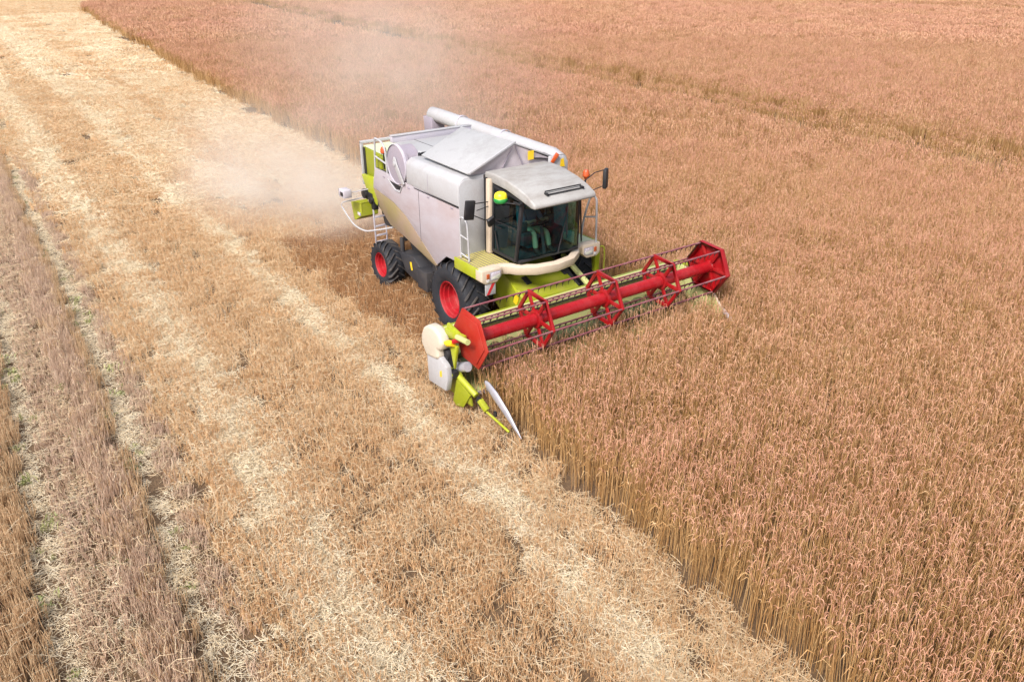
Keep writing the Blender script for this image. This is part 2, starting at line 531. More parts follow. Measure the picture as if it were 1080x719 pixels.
def proto_wheat(size, n, hmin, hmax, rs, re, el, z0, simple, name):
    st = []
    tuft = [(uni(-size / 2, size / 2), uni(-size / 2, size / 2), uni(-0.08, 0.06)) for _ in range(max(3, n // 7))]
    for _ in range(n):
        cx, cy, dh = random.choice(tuft)
        if random.random() < 0.65:
            x, y = cx + random.gauss(0, 0.05 + size * 0.05), cy + random.gauss(0, 0.05 + size * 0.05)
        else:
            x, y = uni(-size / 2, size / 2), uni(-size / 2, size / 2)
        st += wheat_stalk(x, y, hmin + dh, hmax + dh, rs, re, el, z0, simple)
        if not simple and random.random() < 0.5:      # a dry leaf
            az = uni(0, 6.28); d = Vector((math.cos(az), math.sin(az), 0)); z = uni(0.3, 0.75); L = uni(0.12, 0.25)
            p = Vector((x, y, z))
            st.append(([p, p + d * L * 0.5 + Vector((0, 0, 0.08)), p + d * L - Vector((0, 0, 0.03))], [0.004, 0.006, 0.001], 2, uni(0.2, 0.9), 1))
    return strand_mesh(name, st, [M_EAR, M_STEM])

def proto_stubble(size, rows, per, hmin, hmax, r, name, mats, lean=0.12, litter=0.0):
    st = []
    for i in range(rows):
        y0 = -size / 2 + size * (i + 0.5) / rows
        for j in range(per):
            x = -size / 2 + size * (j + uni(0, 1)) / per
            y = y0 + random.gauss(0, 0.015 + size * 0.012)
            for k in range(random.choice((1, 2, 2, 3))):
                az = uni(0, 6.28); H = uni(hmin, hmax); l_ = abs(random.gauss(0, lean)) * H * 2
                p = Vector((x + random.gauss(0, .012), y + random.gauss(0, .012), 0))
                q = p + Vector((math.cos(az) * l_, math.sin(az) * l_, H))
                st.append(([p, (p + q) / 2 + Vector((0, 0, .01)), q], [r, r, r * 0.8], 3, min(1, max(0, random.gauss(0.48, 0.22))), 0))
    for _ in range(int(litter)):
        st.append(straw_piece(size, 0.0, hmax, r * 0.8, 1))
    return strand_mesh(name, st, mats)

def straw_piece(size, z0, z1, r, mi, lmin=0.08, lmax=0.34):
    az = uni(0, 6.28); L = uni(lmin, lmax); tilt = random.gauss(0, 0.28)
    p = Vector((uni(-size / 2, size / 2), uni(-size / 2, size / 2), uni(z0, z1) + 0.01))
    d = Vector((math.cos(az) * math.cos(tilt), math.sin(az) * math.cos(tilt), math.sin(tilt))) * L
    b = Vector((random.gauss(0, 1), random.gauss(0, 1), random.gauss(0, 1))) * L * 0.08
    pts = [p - d / 2, p + b, p + d / 2]
    for q in pts: q.z = max(q.z, 0.006)
    return (pts, [r * 0.8, r, r * 0.7], 3, min(1, max(0, random.gauss(0.5, 0.25))), mi)

def proto_litter(size, n, z1, r, name, mat, lmin=0.08, lmax=0.34):
    return strand_mesh(name, [straw_piece(size, 0, z1 * random.random(), r, 0, lmin, lmax) for _ in range(n)], [mat])

def proto_weed(n, h, name):
    st = []
    for _ in range(n):
        az = uni(0, 6.28); d = Vector((math.cos(az), math.sin(az), 0)); H = h * uni(0.4, 1); p = Vector((random.gauss(0, .06), random.gauss(0, .06), 0))
        st.append(([p, p + d * H * .25 + Vector((0, 0, H * .7)), p + d * H * .7 + Vector((0, 0, H * .85))], [.003, .008, .001], 2, uni(0, 1), 0))
    return strand_mesh(name, st, [M_WEED])

def scatter(name, meshes, x, y, scl, rotz, seed, label, cat=None):
    """one object: points carry the plants through a geometry-nodes instance"""
    col = bpy.data.collections.new(name + '_sources')
    for i, me in enumerate(meshes):
        o = bpy.data.objects.new('%s_source_%02d' % (name, i), me)
        col.objects.link(o)
    n = len(x)
    rng = np.random.default_rng(seed)
    me = bpy.data.meshes.new(name)
    me.vertices.add(n)
    co = np.zeros((n, 3), np.float32); co[:, 0] = x; co[:, 1] = y; co[:, 2] = 0.0
    me.vertices.foreach_set('co', co.ravel())
    for nm, typ, dat, key in (('p_scale', 'FLOAT_VECTOR', scl, 'vector'), ('p_rot', 'FLOAT_VECTOR', rotz, 'vector')):
        at = me.attributes.new(nm, typ, 'POINT'); at.data.foreach_set(key, np.asarray(dat, np.float32).ravel())
    at = me.attributes.new('p_var', 'INT', 'POINT'); at.data.foreach_set('value', rng.integers(0, len(meshes), n).astype(np.int32))
    me.update()
    o = bpy.data.objects.new(name, me)
    C.objects.link(o)
    g = bpy.data.node_groups.new(name + '_nodes', 'GeometryNodeTree')
    g.interface.new_socket('Geometry', in_out='INPUT', socket_type='NodeSocketGeometry')
    g.interface.new_socket('Geometry', in_out='OUTPUT', socket_type='NodeSocketGeometry')
    gi, go = g.nodes.new('NodeGroupInput'), g.nodes.new('NodeGroupOutput')
    ip = g.nodes.new('GeometryNodeInstanceOnPoints')
    ci = g.nodes.new('GeometryNodeCollectionInfo')
    ci.inputs['Collection'].default_value = col
    ci.inputs['Separate Children'].default_value = True
    ci.inputs['Reset Children'].default_value = True
    def attr(nm, dt):
        a = g.nodes.new('GeometryNodeInputNamedAttribute'); a.data_type = dt; a.inputs['Name'].default_value = nm
        return a.outputs['Attribute']
    e2r = g.nodes.new('FunctionNodeEulerToRotation')
    g.links.new(attr('p_rot', 'FLOAT_VECTOR'), e2r.inputs[0])
    g.links.new(e2r.outputs[0], ip.inputs['Rotation'])
    g.links.new(attr('p_scale', 'FLOAT_VECTOR'), ip.inputs['Scale'])
    g.links.new(attr('p_var', 'INT'), ip.inputs['Instance Index'])
    ip.inputs['Pick Instance'].default_value = True
    g.links.new(ci.outputs[0], ip.inputs['Instance'])
    g.links.new(gi.outputs[0], ip.inputs['Points'])
    g.links.new(ip.outputs[0], go.inputs[0])
    o.modifiers.new('scatter', 'NODES').node_group = g
    tag(o, label, cat, None, 'stuff')
    return o

def cells(x0, x1, y0, y1, s, seed, jit=0.5):
    xs, ys = np.arange(x0, x1, s), np.arange(y0, y1, s)
    X, Y = np.meshgrid(xs, ys)
    rng = np.random.default_rng(seed)
    return (X + rng.uniform(-jit, jit, X.shape) * s).ravel(), (Y + rng.uniform(-jit, jit, X.shape) * s).ravel(), rng

def dist(x, y): return np.sqrt((x - CAM.x) ** 2 + (y - CAM.y) ** 2 + 60)

def rots(rng, n, free=True, tilt=0.0):
    r_ = np.zeros((n, 3))
    r_[:, 2] = rng.uniform(0, 2 * math.pi, n) if free else rng.integers(0, 2, n) * math.pi + rng.normal(0, 0.03, n)
    if tilt: r_[:, :2] = rng.normal(0, tilt, (n, 2))
    return r_

def scales(rng, n, xy=1.0, z=1.0, v=0.08):
    s = np.ones((n, 3)); k = 1 + rng.normal(0, v, n)
    s[:, 0] = xy * k; s[:, 1] = xy * k; s[:, 2] = z * (1 + rng.normal(0, v, n))
    return s

# ---- standing crop, three grains of detail with the distance
D1, D2 = 34.0, 78.0
CROP = []
for (lod, s, x0, x1, y0, y1, args) in (
        (0, 0.26, -28, 16, -4, 40, (0.34, 21, 0.70, 1.08, 0.0038, 0.0049, 0.18, 0.0, False)),
        (1, 0.52, -75, 20, -4, 100, (0.70, 42, 0.74, 1.02, 0.0065, 0.0115, 0.18, 0.10, True)),
        (2, 1.15, -190, 5, 3, 215, (1.5, 80, 0.74, 1.02, 0.014, 0.028, 0.24, 0.2, True))):
    protos = [proto_wheat(*args, 'wheat_clump_mesh') for _ in range(7)]
    x, y, rng = cells(x0, x1, y0, y1, s, 11 + lod)
    d = dist(x, y) + rng.normal(0, 1.5, x.shape)
    lo, hi = ((0, D1), (D1, D2), (D2, 400))[lod]
    margin = (0.10, 0.22, 0.5)[lod]
    keep = (d >= lo) & (d < hi) & in_crop(x, y, margin) & visible(x, y, 1.0)
    td = tram_d(x, y)
    keep &= td > (0.62 + 0.14 * rng.random(x.shape)) + (0, 0.10, 0.4)[lod]
    x, y, td = x[keep], y[keep], td[keep]
    n = len(x)
    sc = scales(rng, n, 1.0, 1.0, 0.05)
    hv = 0.72 + 0.20 * vnoise(x, y, 1.1, 5) + 0.34 * vnoise(x, y, 0.38, 6) + 0.08 * vnoise(x, y, 7.0, 8)
    sc[:, 2] *= hv * np.clip(0.70 + 0.34 * (td - 0.6), 0.6, 1.0)
    ed = y - edge_y(x)
    sc[:, 2] *= np.where(ed < 0.45, 1.06, 1.0)
    names = ('wheat_crop', 'wheat_crop_middle', 'wheat_crop_distance')
    ro = rots(rng, n, True, 0.05)
    sw = np.exp(-((x - 3.1) / 0.35) ** 2) * (y < 3.3) * (y > -3.1)
    near_ = sw > 0.15
    ro[near_, 2] = 0.0
    ro[near_, 1] -= 0.45 * sw[near_]
    CROP.append((protos, x, y, sc, ro))
    print('crop', lod, n)

# ---- stubble
stub_near = [proto_stubble(0.5, 4, 17, 0.09, 0.20, 0.0040, 'stubble_mesh', [M_STUB, M_STRAW], 0.16, 24) for _ in range(6)]
fresh_near = [proto_stubble(0.5, 4, 16, 0.12, 0.26, 0.0040, 'fresh_stubble_mesh', [M_FRESH_SHADE, M_STRAW], 0.12, 4) for _ in range(5)]
stub_mid = [proto_stubble(1.0, 8, 17, 0.08, 0.18, 0.0085, 'stubble_mesh', [M_STUB, M_STRAW], 0.16, 40) for _ in range(5)]
stub_far = [proto_stubble(2.0, 12, 20, 0.08, 0.18, 0.018, 'stubble_mesh', [M_STUB, M_STRAW], 0.2, 60) for _ in range(4)]
tall_near = [proto_stubble(0.5, 4, 16, 0.22, 0.46, 0.0042, 'tall_stubble_mesh', [M_MAUVE, M_STRAW], 0.16, 18) for _ in range(5)]
tall_mid = [proto_stubble(1.0, 8, 18, 0.22, 0.44, 0.008, 'tall_stubble_mesh', [M_MAUVE, M_STRAW], 0.16, 20) for _ in range(4)]
gold_near = [proto_stubble(0.5, 4, 16, 0.25, 0.48, 0.0042, 'gold_stubble_mesh', [M_STEM, M_STRAW], 0.14, 18) for _ in range(4)]
lit_near = [proto_litter(0.5, 75, 0.17, 0.0034, 'straw_mesh', M_STRAW, 0.05, 0.20) for _ in range(6)]
lit_mid = [proto_litter(1.0, 90, 0.18, 0.008, 'straw_mesh', M_STRAW, 0.12, 0.45) for _ in range(5)]
lit_far = [proto_litter(2.0, 130, 0.18, 0.016, 'straw_mesh', M_STRAW, 0.2, 0.6) for _ in range(4)]
pale_near = [proto_litter(0.30, 42, 0.14, 0.0036, 'pale_straw_mesh', M_PALE, 0.05, 0.20) for _ in range(6)]
pale_mid = [proto_litter(1.0, 130, 0.16, 0.008, 'pale_straw_mesh', M_PALE, 0.12, 0.45) for _ in range(4)]
pale_far = [proto_litter(2.0, 170, 0.16, 0.016, 'pale_straw_mesh', M_PALE, 0.2, 0.6) for _ in range(4)]
weeds = [proto_weed(26, 0.16, 'weed_mesh') for _ in range(4)]

P = {'ripe_crop': CROP}
def put(key, protos, x, y, sc, ro):
    P.setdefault(key, []).append((protos, x, y, sc, ro))

for (lod, s, x0, x1, y0, y1) in ((0, 0.36, -22, 14, -16, 4), (1, 0.75, -62, 0, -14, 8), (2, 1.6, -200, -20, -12, 40)):
    x, y, rng = cells(x0, x1, y0, y1, s, 41 + lod)
    d = dist(x, y) + rng.normal(0, 1.0, x.shape)
    lo, hi = ((0, 30), (30, 66), (66, 500))[lod]
    keep = (d >= lo) & (d < hi) & ~in_crop(x, y, 0.06) & visible(x, y, 1.0)
    x, y = x[keep], y[keep]
    n = len(x)
    s1 = np.abs(y - straw1(x)); s2 = np.abs(y - straw2(x))
    w1 = lerp(x, [-90, 0, 11], [0.30, 0.30, 0.36]); w2 = lerp(x, [-50, 0, 9], [0.34, 0.36, 0.46])
    band = np.exp(-(s1 / w1) ** 2) + np.exp(-(s2 / w2) ** 2)
    L, Rr = strip_l(x), strip_r(x)
    trail1 = (y > Rr) & (y < Rr + 0.48)
    trail2 = (y < L - 0.62) & (y > L - 1.05)
    strip = (y > L) & (y < Rr)
    gold = y < L - 1.05
    mauve_low = ((y >= Rr + 0.48) & (y < Rr + 0.72)) | ((y <= L) & (y >= L - 0.62))
    chaff = np.clip((-8.3 - x) / 1.5, 0, 1) * (y > -3.0) * (x > -120)           # chopped straw behind the machine
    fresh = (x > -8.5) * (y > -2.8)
    dl = np.abs(y - dark_line(x)) < 0.35 + 0.2 * lod
    dl &= x < -9
    u = rng.random(n); u2 = rng.random(n)
    sets = ((stub_near, lit_near, pale_near), (stub_mid, lit_mid, pale_mid), (stub_far, lit_far, pale_far))[lod]
    nz = vnoise(x, y, 0.32, 21) if lod == 0 else vnoise(x * 0.3, y, 0.8, 21)
    nz2 = 0.6 * vnoise(x * 0.10, y * 1.6, 0.9, 22) + 0.4 * vnoise(x, y, 1.5, 23)
    # cut stalks
    left = (x > -24) & (y < Rr + 0.72)
    k = ~left & ~trail1 & ~trail2 & (nz > np.where(fresh, 0.0, (0.10 + 0.05 * (y < straw2(x) - 0.4)) if lod == 0 else 0.05)) & (u > 0.55 * np.clip(band, 0, 1))
    zs = 0.75 + 0.5 * nz
    a = scales(rng, n, 1, 1, 0.06); a[:, 2] *= zs
    ro = rots(rng, n, False)
    ys = np.round(y / 0.125) * 0.125 if lod == 0 else y
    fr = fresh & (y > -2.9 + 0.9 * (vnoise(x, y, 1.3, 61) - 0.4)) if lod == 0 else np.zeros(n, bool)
    put('stubble', sets[0], x[k & ~fr], ys[k & ~fr], a[k & ~fr], ro[k & ~fr])
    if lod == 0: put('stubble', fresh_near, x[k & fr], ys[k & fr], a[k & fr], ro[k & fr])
    # loose straw lying between the stalks
    dens = 0.55 + 0.9 * (nz2 - 0.5) + 0.25 * nz
    dens = dens + 0.2 * np.clip((-14 - x) / 20, 0, 1)
    dens = np.where(fresh, 0.06, dens)
    dens = np.where(strip | gold, 0.18, dens)
    dens = np.where(dl, 0.08, dens)
    dens = np.where((x > -24) & (y < Rr + 0.5), 0.03, dens)
    dens = np.where((y > Rr + 0.6) & (y < straw2(x) - 0.4), dens * 1.1 + 0.25, dens)
    if lod == 0: dens = dens * np.where(nz < 0.14, 0.25, 1.0)
    k = u2 < dens
    put('loose_straw', sets[1], x[k], y[k], scales(rng, n, 1, 1, 0.12)[k], rots(rng, n)[k])
    # pale bands
    for rep in range(3):
        u3 = rng.random(n)
        pd = 0 * band + chaff * (1.0, 0.75, 0.4)[rep]
        pd = np.where(dl, 0.05, pd)
        pd = np.where((x > -24) & (y < Rr + 0.6), 0, pd)
        pd = np.where(chaff > 0.01, np.clip(pd - band * 0, 0, 1), 0)
        k = u3 < pd
        ox, oy = rng.uniform(-.5, .5, n) * s * 0.6, rng.uniform(-.5, .5, n) * s * 0.6
        put('straw_bands', sets[2], (x + ox)[k], (y + oy)[k], scales(rng, n, 1, 1.0, 0.15)[k], rots(rng, n)[k])
    k_ = None
    # straw tumbled along the foot of the standing crop
    if lod == 0:
        e = edge_y(x) - y
        k = (e > 0.02) & (e < 0.75) & (x > 4) & (u < 0.8)
        put('loose_straw', sets[1], x[k], y[k], scales(rng, n, 1, 1.5, 0.15)[k], rots(rng, n)[k])


x, y, rng = cells(-26, 10, -14.5, -7.6, 0.19, 91)
L, Rr = strip_l(x), strip_r(x)
wob = 0.10 * (vnoise(x, y, 0.8, 31) - 0.5)
keep = visible(x, y, 0.6) & (y < Rr + 0.74 + wob)
x, y, L, Rr, wob = x[keep], y[keep], L[keep], Rr[keep], wob[keep]
n = len(x)
u, u2, nz = rng.random(n), rng.random(n), vnoise(x, y, 0.6, 33)
yy = y + wob
strip = (yy > L) & (yy < Rr)
trail = ((yy >= Rr) & (yy < Rr + 0.44)) | ((yy < L - 0.62) & (yy > L - 1.0))
edge_ = (yy >= Rr + 0.44)
brown = (yy <= L) & (yy >= L - 0.62)
gold = yy <= L - 1.0
m_small = [proto_stubble(0.26, 3, 7, 0.22, 0.44, 0.0042, 'tall_stubble_mesh', [M_MAUVE, M_STRAW], 0.07, 3) for _ in range(6)]
g_small = [proto_stubble(0.26, 3, 6, 0.18, 0.40, 0.0042, 'gold_stubble_mesh', [M_GOLD, M_STRAW], 0.08, 3) for _ in range(6)]
s_small = [proto_stubble(0.26, 2, 8, 0.08, 0.18, 0.0042, 'stubble_mesh', [M_MAUVE, M_STRAW], 0.14, 5) for _ in range(6)]
p_small = [proto_litter(0.30, 46, 0.08, 0.0034, 'pale_straw_mesh', M_PALE, 0.04, 0.16) for _ in range(6)]
sc0_, ro0_ = scales(rng, n, 1, 1, 0.12), rots(rng, n, False)
edge_gold = strip & (yy > Rr - 0.16)
for key, pr, k, z in (('tall_stubble', m_small, strip & ~edge_gold & (nz > 0.15), 0.85), ('tall_stubble', g_small, (strip & (u < 0.22)) | (edge_gold & (u < 0.8)), 0.85), ('tall_stubble', g_small, gold, 0.95),
                      ('tall_stubble', m_small, edge_ & (u < 0.6), 0.45), ('stubble', s_small, brown & (nz > 0.13), 0.9), ('straw_bands', p_small, trail & (u < 0.85), 1.0), ('straw_bands', p_small, (brown & (u2 < 0.22)) | (strip & (u2 < 0.05)), 1.0)):
    put(key, pr, x[k], y[k], (sc0_ * np.array([1, 1, z]))[k], (ro0_ if pr is not p_small else rots(rng, n))[k])
k = (vnoise(x, y, 1.3, 35) > 0.45) & (u2 < np.where(trail, 0.10, np.where(strip, 0.05, 0.01)))
put('green_weeds', weeds, x[k], y[k], scales(rng, n, 0.9, 0.9, 0.3)[k], rots(rng, n)[k])

band_mid = [proto_litter(0.6, 60, 0.15, 0.0065, 'pale_straw_mesh', M_PALE, 0.08, 0.28) for _ in range(5)]
band_far = [proto_litter(1.2, 90, 0.15, 0.013, 'pale_straw_mesh', M_PALE, 0.15, 0.45) for _ in range(4)]
for lod, s_, x0, x1, lo, hi, protos in ((0, 0.17, -24, 12, 0, 30, pale_near), (1, 0.32, -66, 4, 30, 66, band_mid), (2, 0.62, -112, -30, 66, 300, band_far)):
    x, y, rng = cells(x0, x1, -8.6, -1.5, s_, 95 + lod)
    dd = dist(x, y) + rng.normal(0, 1.0, x.shape)
    keep = visible(x, y, 0.5) & (dd >= lo) & (dd < hi) & (y > strip_r(x) + 0.6)
    x, y = x[keep], y[keep]
    n = len(x)
    wv = 0.12 * (vnoise(x, y, 0.9, 51) - 0.5) + 0.22 * (vnoise(x, y, 3.5, 52) - 0.5)
    w1, w2 = lerp(x, [-90, -20, 0, 11], [0.36, 0.30, 0.27, 0.30]), lerp(x, [-50, -20, 0, 9], [0.42, 0.38, 0.42, 0.52])
    pd = 1.5 * np.exp(-((y - straw1(x) + wv) / w1) ** 2) + 1.4 * np.exp(-((y - straw2(x) + wv) / w2) ** 2) + 0.12 * (y < straw2(x) - 0.3) * (vnoise(x, y, 0.5, 53) > 0.4)
    pd *= 0.80 + 0.35 * vnoise(x, y, 0.35, 54)
    for rep in range(2):
        k = rng.random(n) < pd * (1.0, 0.8)[rep]
        put('straw_bands', protos, x[k] + rep * 0.06, y[k] + rep * 0.05, scales(rng, n, 1, 1.1 + 0.35 * rep, 0.12)[k], rots(rng, n)[k])

LAB = {'ripe_crop': ('ripe pinkish brown grain crop standing uncut to the right of the stubble', 'grain crop'),
       'stubble': ('short golden brown stubble left on the cut half of the field', 'stubble'),
       'tall_stubble': ('taller mauve brown stalks in the strips at the lower left edge', 'stubble'),
       'green_weeds': ('small green weeds in the pale wheel trails at the lower left', 'weeds'),
       'loose_straw': ('loose yellow straw strewn over the stubble', 'straw'),
       'straw_bands': ('pale straw lying in long bands and behind the combine', 'straw')}
for key, lst in P.items():
    # one object per kind: all source meshes together, each point keeps its own range of sources
    meshes, off, X, Y, S, RO, VAR = [], {}, [], [], [], [], []
    rng = np.random.default_rng(77)
    for protos, x, y, sc, ro in lst:
        if id(protos) not in off:
            off[id(protos)] = len(meshes); meshes += protos
        X.append(x); Y.append(y); S.append(sc); RO.append(ro)
        VAR.append(off[id(protos)] + rng.integers(0, len(protos), len(x)))
    o = scatter(key, meshes, np.concatenate(X), np.concatenate(Y), np.concatenate(S), np.concatenate(RO), 5, *LAB[key])
    o.data.attributes['p_var'].data.foreach_set('value', np.concatenate(VAR).astype(np.int32))
    print(key, len(o.data.vertices))

# ---- the ground sheet
m, nt, p = nodes_of('field_soil')
n1 = noise(nt, 2.2, 8, 0.7, 'World', (0.15, 1.8, 1))
n2 = noise(nt, 26, 4, 0.7, 'World', (0.6, 1.4, 1))
c = ramp(nt, n1, [(0.30, (0.06, 0.033, 0.017)), (0.52, (0.10, 0.058, 0.03)), (0.78, (0.24, 0.15, 0.08))])
c = mix(nt, 0.5, c, ramp(nt, n2, [(0.3, (0.05, 0.028, 0.014)), (0.68, (0.26, 0.17, 0.09))]))
nt.links.new(c, p.inputs['Base Color'])
p.inputs['Roughness'].default_value = 0.95
b = nt.nodes.new('ShaderNodeBump'); b.inputs['Strength'].default_value = 0.7; b.inputs['Distance'].default_value = 0.06
nt.links.new(n2, b.inputs['Height']); nt.links.new(b.outputs[0], p.inputs['Normal'])
g = MB()
g.grid([[Vector((-1400 + 100 * i, -900 + 100 * j, 0)) for i in range(20)] for j in range(24)])
ground = g.build('ground', m)
tag(ground, 'brown soil under the stubble and the grain crop', None, None, 'structure')

# ================================================================== the combine harvester
combine = empty('combine_harvester')
tag(combine, 'white and green combine harvester with a wide red reel cutting the ripe crop', 'combine harvester')
K = combine
MAT['trough'] = paint('worn_trough_steel', (0.10, 0.12, 0.05), 0.5, 0.6, (0.16, 0.11, 0.08), 5, metal=0.3)
V3 = Vector

# ---- wheels: a tyre and a rim under each wheel hub
def wheel(x, yo, rad, width, side, rimr, lugs):
    """yo: outer face, side -1 = the machine's right"""
    yc = yo - side * width / 2
    hub = MB()
    hub.lathe([(0.0, side * 0.0), (rimr * 0.22, side * 0.0), (rimr * 0.27, side * -0.06), (rimr * 0.32, -side * width * 0.3)], (x, yc, rad), 'y', 24)
    for k in range(8):
        a = 2 * math.pi * k / 8
        c = V3((x + math.cos(a) * rimr * 0.45, yc - side * width * 0.12, rad + math.sin(a) * rimr * 0.45))
        hub.cyl(c, c + V3((0, side * 0.035, 0)), 0.022, n=6)
    w = hub.build('wheel', 'rim', K)
    rim = MB()
    h = width / 2
    rim.lathe([(rimr * 1.03, side * h * 0.80), (rimr * 0.99, side * h * 0.86), (rimr * 0.94, side * h * 0.80), (rimr * 0.91, side * h * 0.62), (rimr * 0.86, side * h * 0.58),
               (rimr * 0.84, side * h * 0.30), (rimr * 0.78, side * h * 0.26), (rimr * 0.76, -side * h * 0.02), (rimr * 0.66, -side * h * 0.06), (rimr * 0.60, -side * h * 0.22), (rimr * 0.30, -side * h * 0.26), (rimr * 0.30, -side * h * 0.4),
               (rimr * 0.9, -side * h * 0.6), (rimr * 1.02, -side * h * 0.8)], (x, yc, rad), 'y', 56, caps=False)
    rim.build('rim', 'rim', w, ang=25)
    ty = MB()
    rr = rad - 0.035
    prof = [(rimr * 0.98, h * 0.78), (rimr * 1.08, h * 0.90), (rimr + (rr - rimr) * 0.45, h * 1.0), (rimr + (rr - rimr) * 0.8, h * 0.95), (rr - 0.03, h * 0.86), (rr, h * 0.70), (rr + 0.006, h * 0.3)]
    full = prof + [(a, -b) for a, b in reversed(prof)]
    ty.lathe(full, (x, yc, rad), 'y', 72, close=True)
    tyre = ty.build('tyre', 'rubber', w, ang=40)
    lg = MB()
    for s in (-1, 1):
        for k in range(lugs):
            a0 = 2 * math.pi * (k + (0.5 if s > 0 else 0)) / lugs
            pts = []
            for t in np.linspace(0, 1, 6):
                a = a0 + 0.34 * (t ** 0.85) * (0.86 / rad) ** 0.4
                yy = s * h * (0.98 - 0.94 * t)
                r_ = rr - (0.055 if t < 0.05 else 0.0) + 0.012
                pts.append((a, yy, r_))
            vv = []
            wd = 0.030
            for a, yy, r_ in pts:
                for dr in (-0.03, 0.036):
                    for da in (-wd / rad, wd / rad):
                        k_ = 1.0 if dr < 0 else 0.62
                        vv.append(V3((x + math.cos(a + da * k_) * (r_ + dr), yc + yy, rad + math.sin(a + da * k_) * (r_ + dr))))
            ff = []
            for i in range(5):
                b0, b1 = i * 4, i * 4 + 4
                ff += [(b0, b0 + 1, b1 + 1, b1), (b0 + 2, b1 + 2, b1 + 3, b0 + 3), (b0, b1, b1 + 2, b0 + 2), (b0 + 1, b0 + 3, b1 + 3, b1 + 1)]
            ff += [(0, 2, 3, 1), (20, 21, 23, 22)]
            lg._add(vv, ff)
    lg.build('tread', 'lug', w, ang=40)
wheel(0.0, -1.66, 0.87, 0.66, -1, 0.44, 20)
wheel(0.15, 1.98, 0.92, 0.66, 1, 0.46, 20)
wheel(-3.62, -1.62, 0.61, 0.50, -1, 0.33, 18)
wheel(-3.62, 1.62, 0.61, 0.50, 1, 0.33, 18)

# ---- running gear
b = MB(); b.cyl((0, -1.05, .87), (0, .9, .87), .16); b.cyl((.15, .8, .90), (.15, 1.4, .92), .16); b.box((0, 0, .9), (.5, 1.2, .5)); b.box((-.02, -.92, .95), (.42, .2, .6)); b.box((-.02, .92, .95), (.42, .2, .6))
b.build('front_axle', 'dark', K, .02)
b = MB(); b.box((-3.62, 0, .66), (.22, 2.3, .2)); b.cyl((-3.62, -1.15, .62), (-3.62, -1.4, .61), .1); b.cyl((-3.62, 1.15, .62), (-3.62, 1.4, .61), .1); b.bar((-3.4, -1.05, .72), (-2.7, -.7, 1.3), .08, .08); b.bar((-3.4, 1.05, .72), (-2.7, .7, 1.3), .08, .08)
b.build('rear_axle', 'dark', K, .02)
b = MB(); b.prism([(-3.3, 1.9), (-2.9, 1.0), (-2.2, .62), (-.9, .55), (.5, .8), (.7, 1.6), (.3, 2.0), (-3.2, 2.2)], 'y', -.98, .98)
b.build('chassis', 'dark', K, .03)
b = MB()
b.prism([(-3.05, 1.10), (-2.75, .62), (-2.1, .50), (-1.9, .95), (-2.3, 1.18)], 'y', -1.30, -.95)
b.box((-1.72, -1.18, .74), (.5, .40, .52)); b.cyl((-2.95, -1.24, 1.0), (-2.95, -1.24, 1.5), .06)
tk = b.build('gear_guard', 'dark', K, .03)
b = MB(); b.prism([(-2.46, .99), (-2.40, .78), (-2.33, .80), (-2.37, 1.01)], 'y', -1.305, -1.312); b.build('warning_sticker', 'yellow', tk)
b = MB(); b.cyl((-3.2, -1.0, 1.3), (-3.2, -1.0, 1.9), .06); b.box((-2.9, -1.0, 1.45), (.7, .08, .07)); b.build('hydraulic_strut', 'dark', K, .01)
b = MB(); b.box((-1.3, -1.1, 1.25), (.5, .12, .5)); b.build('battery_box', 'dark', K, .01)

# ---- body core
b = MB(); b.prism([(-3.9, 2.15), (-3.2, 1.85), (-2.4, 1.74), (-.95, 1.5), (-.3, 1.92), (.36, 1.94), (.36, 3.12), (-3.85, 3.16)], 'y', -1.40, 1.40)
b.build('body', 'dark', K, .01)
UP = [(.395, 1.86), (.395, 3.135), (-3.70, 3.20), (-3.82, 2.88), (-3.87, 2.66), (-2.78, 2.53), (-2.15, 2.33), (-.70, 1.50), (-.25, 1.84)]
LO = [(-3.865, 2.65), (-2.785, 2.52), (-2.16, 2.32), (-.705, 1.49), (-.80, 1.33), (-2.47, 1.68), (-3.24, 1.80), (-3.78, 2.12)]
for s in (-1, 1):
    b = MB(); b.prism(UP, 'y', s * 1.50, s * 1.44); sp = b.build('side_panel', 'panel', K, .012)
    b = MB()
    vv = [V3((x_, s * (1.502 if i < 4 else 1.40), z_)) for i, (x_, z_) in enumerate(LO)]
    b.slab(vv, .03)
    b.build('lower_skirt', 'skirt', K, .006)
for s in (-1, 1):
    b = MB(); b.box((-1.42, s * 1.501, 2.52), (.010, .006, 1.28)); b.build('panel_gap', 'dark', K)
    b = MB(); b.box((-.62, s * 1.5005, 3.147), (2.0, .02, .018)); b.build('panel_gap', 'black', K)
    for x_ in (-3.2, -1.9, -.95, .1):
        b = MB(); b.box((x_, s * 1.506, 3.08), (.10, .014, .035)); b.build('panel_latch', 'lavender', K, .004)
    b = MB(); b.box((-.95, s * 1.502, 3.42), (.008, .006, .38)); b.build('panel_gap', 'lavender', K)
# dark slot in the right side panel
b = MB(); b.prism([(-2.92, 3.06), (-2.55, 2.90), (-2.36, 2.92), (-2.27, 3.04), (-2.40, 3.03)], 'y', -1.503, -1.49); b.build('vent_slot', 'black', K, .01)
b = MB(); b.tube([(-2.95, -1.51, 3.08), (-2.60, -1.51, 2.88), (-2.34, -1.51, 2.88), (-2.22, -1.51, 3.05)], .018, 6); b.build('slot_trim', 'white', K)

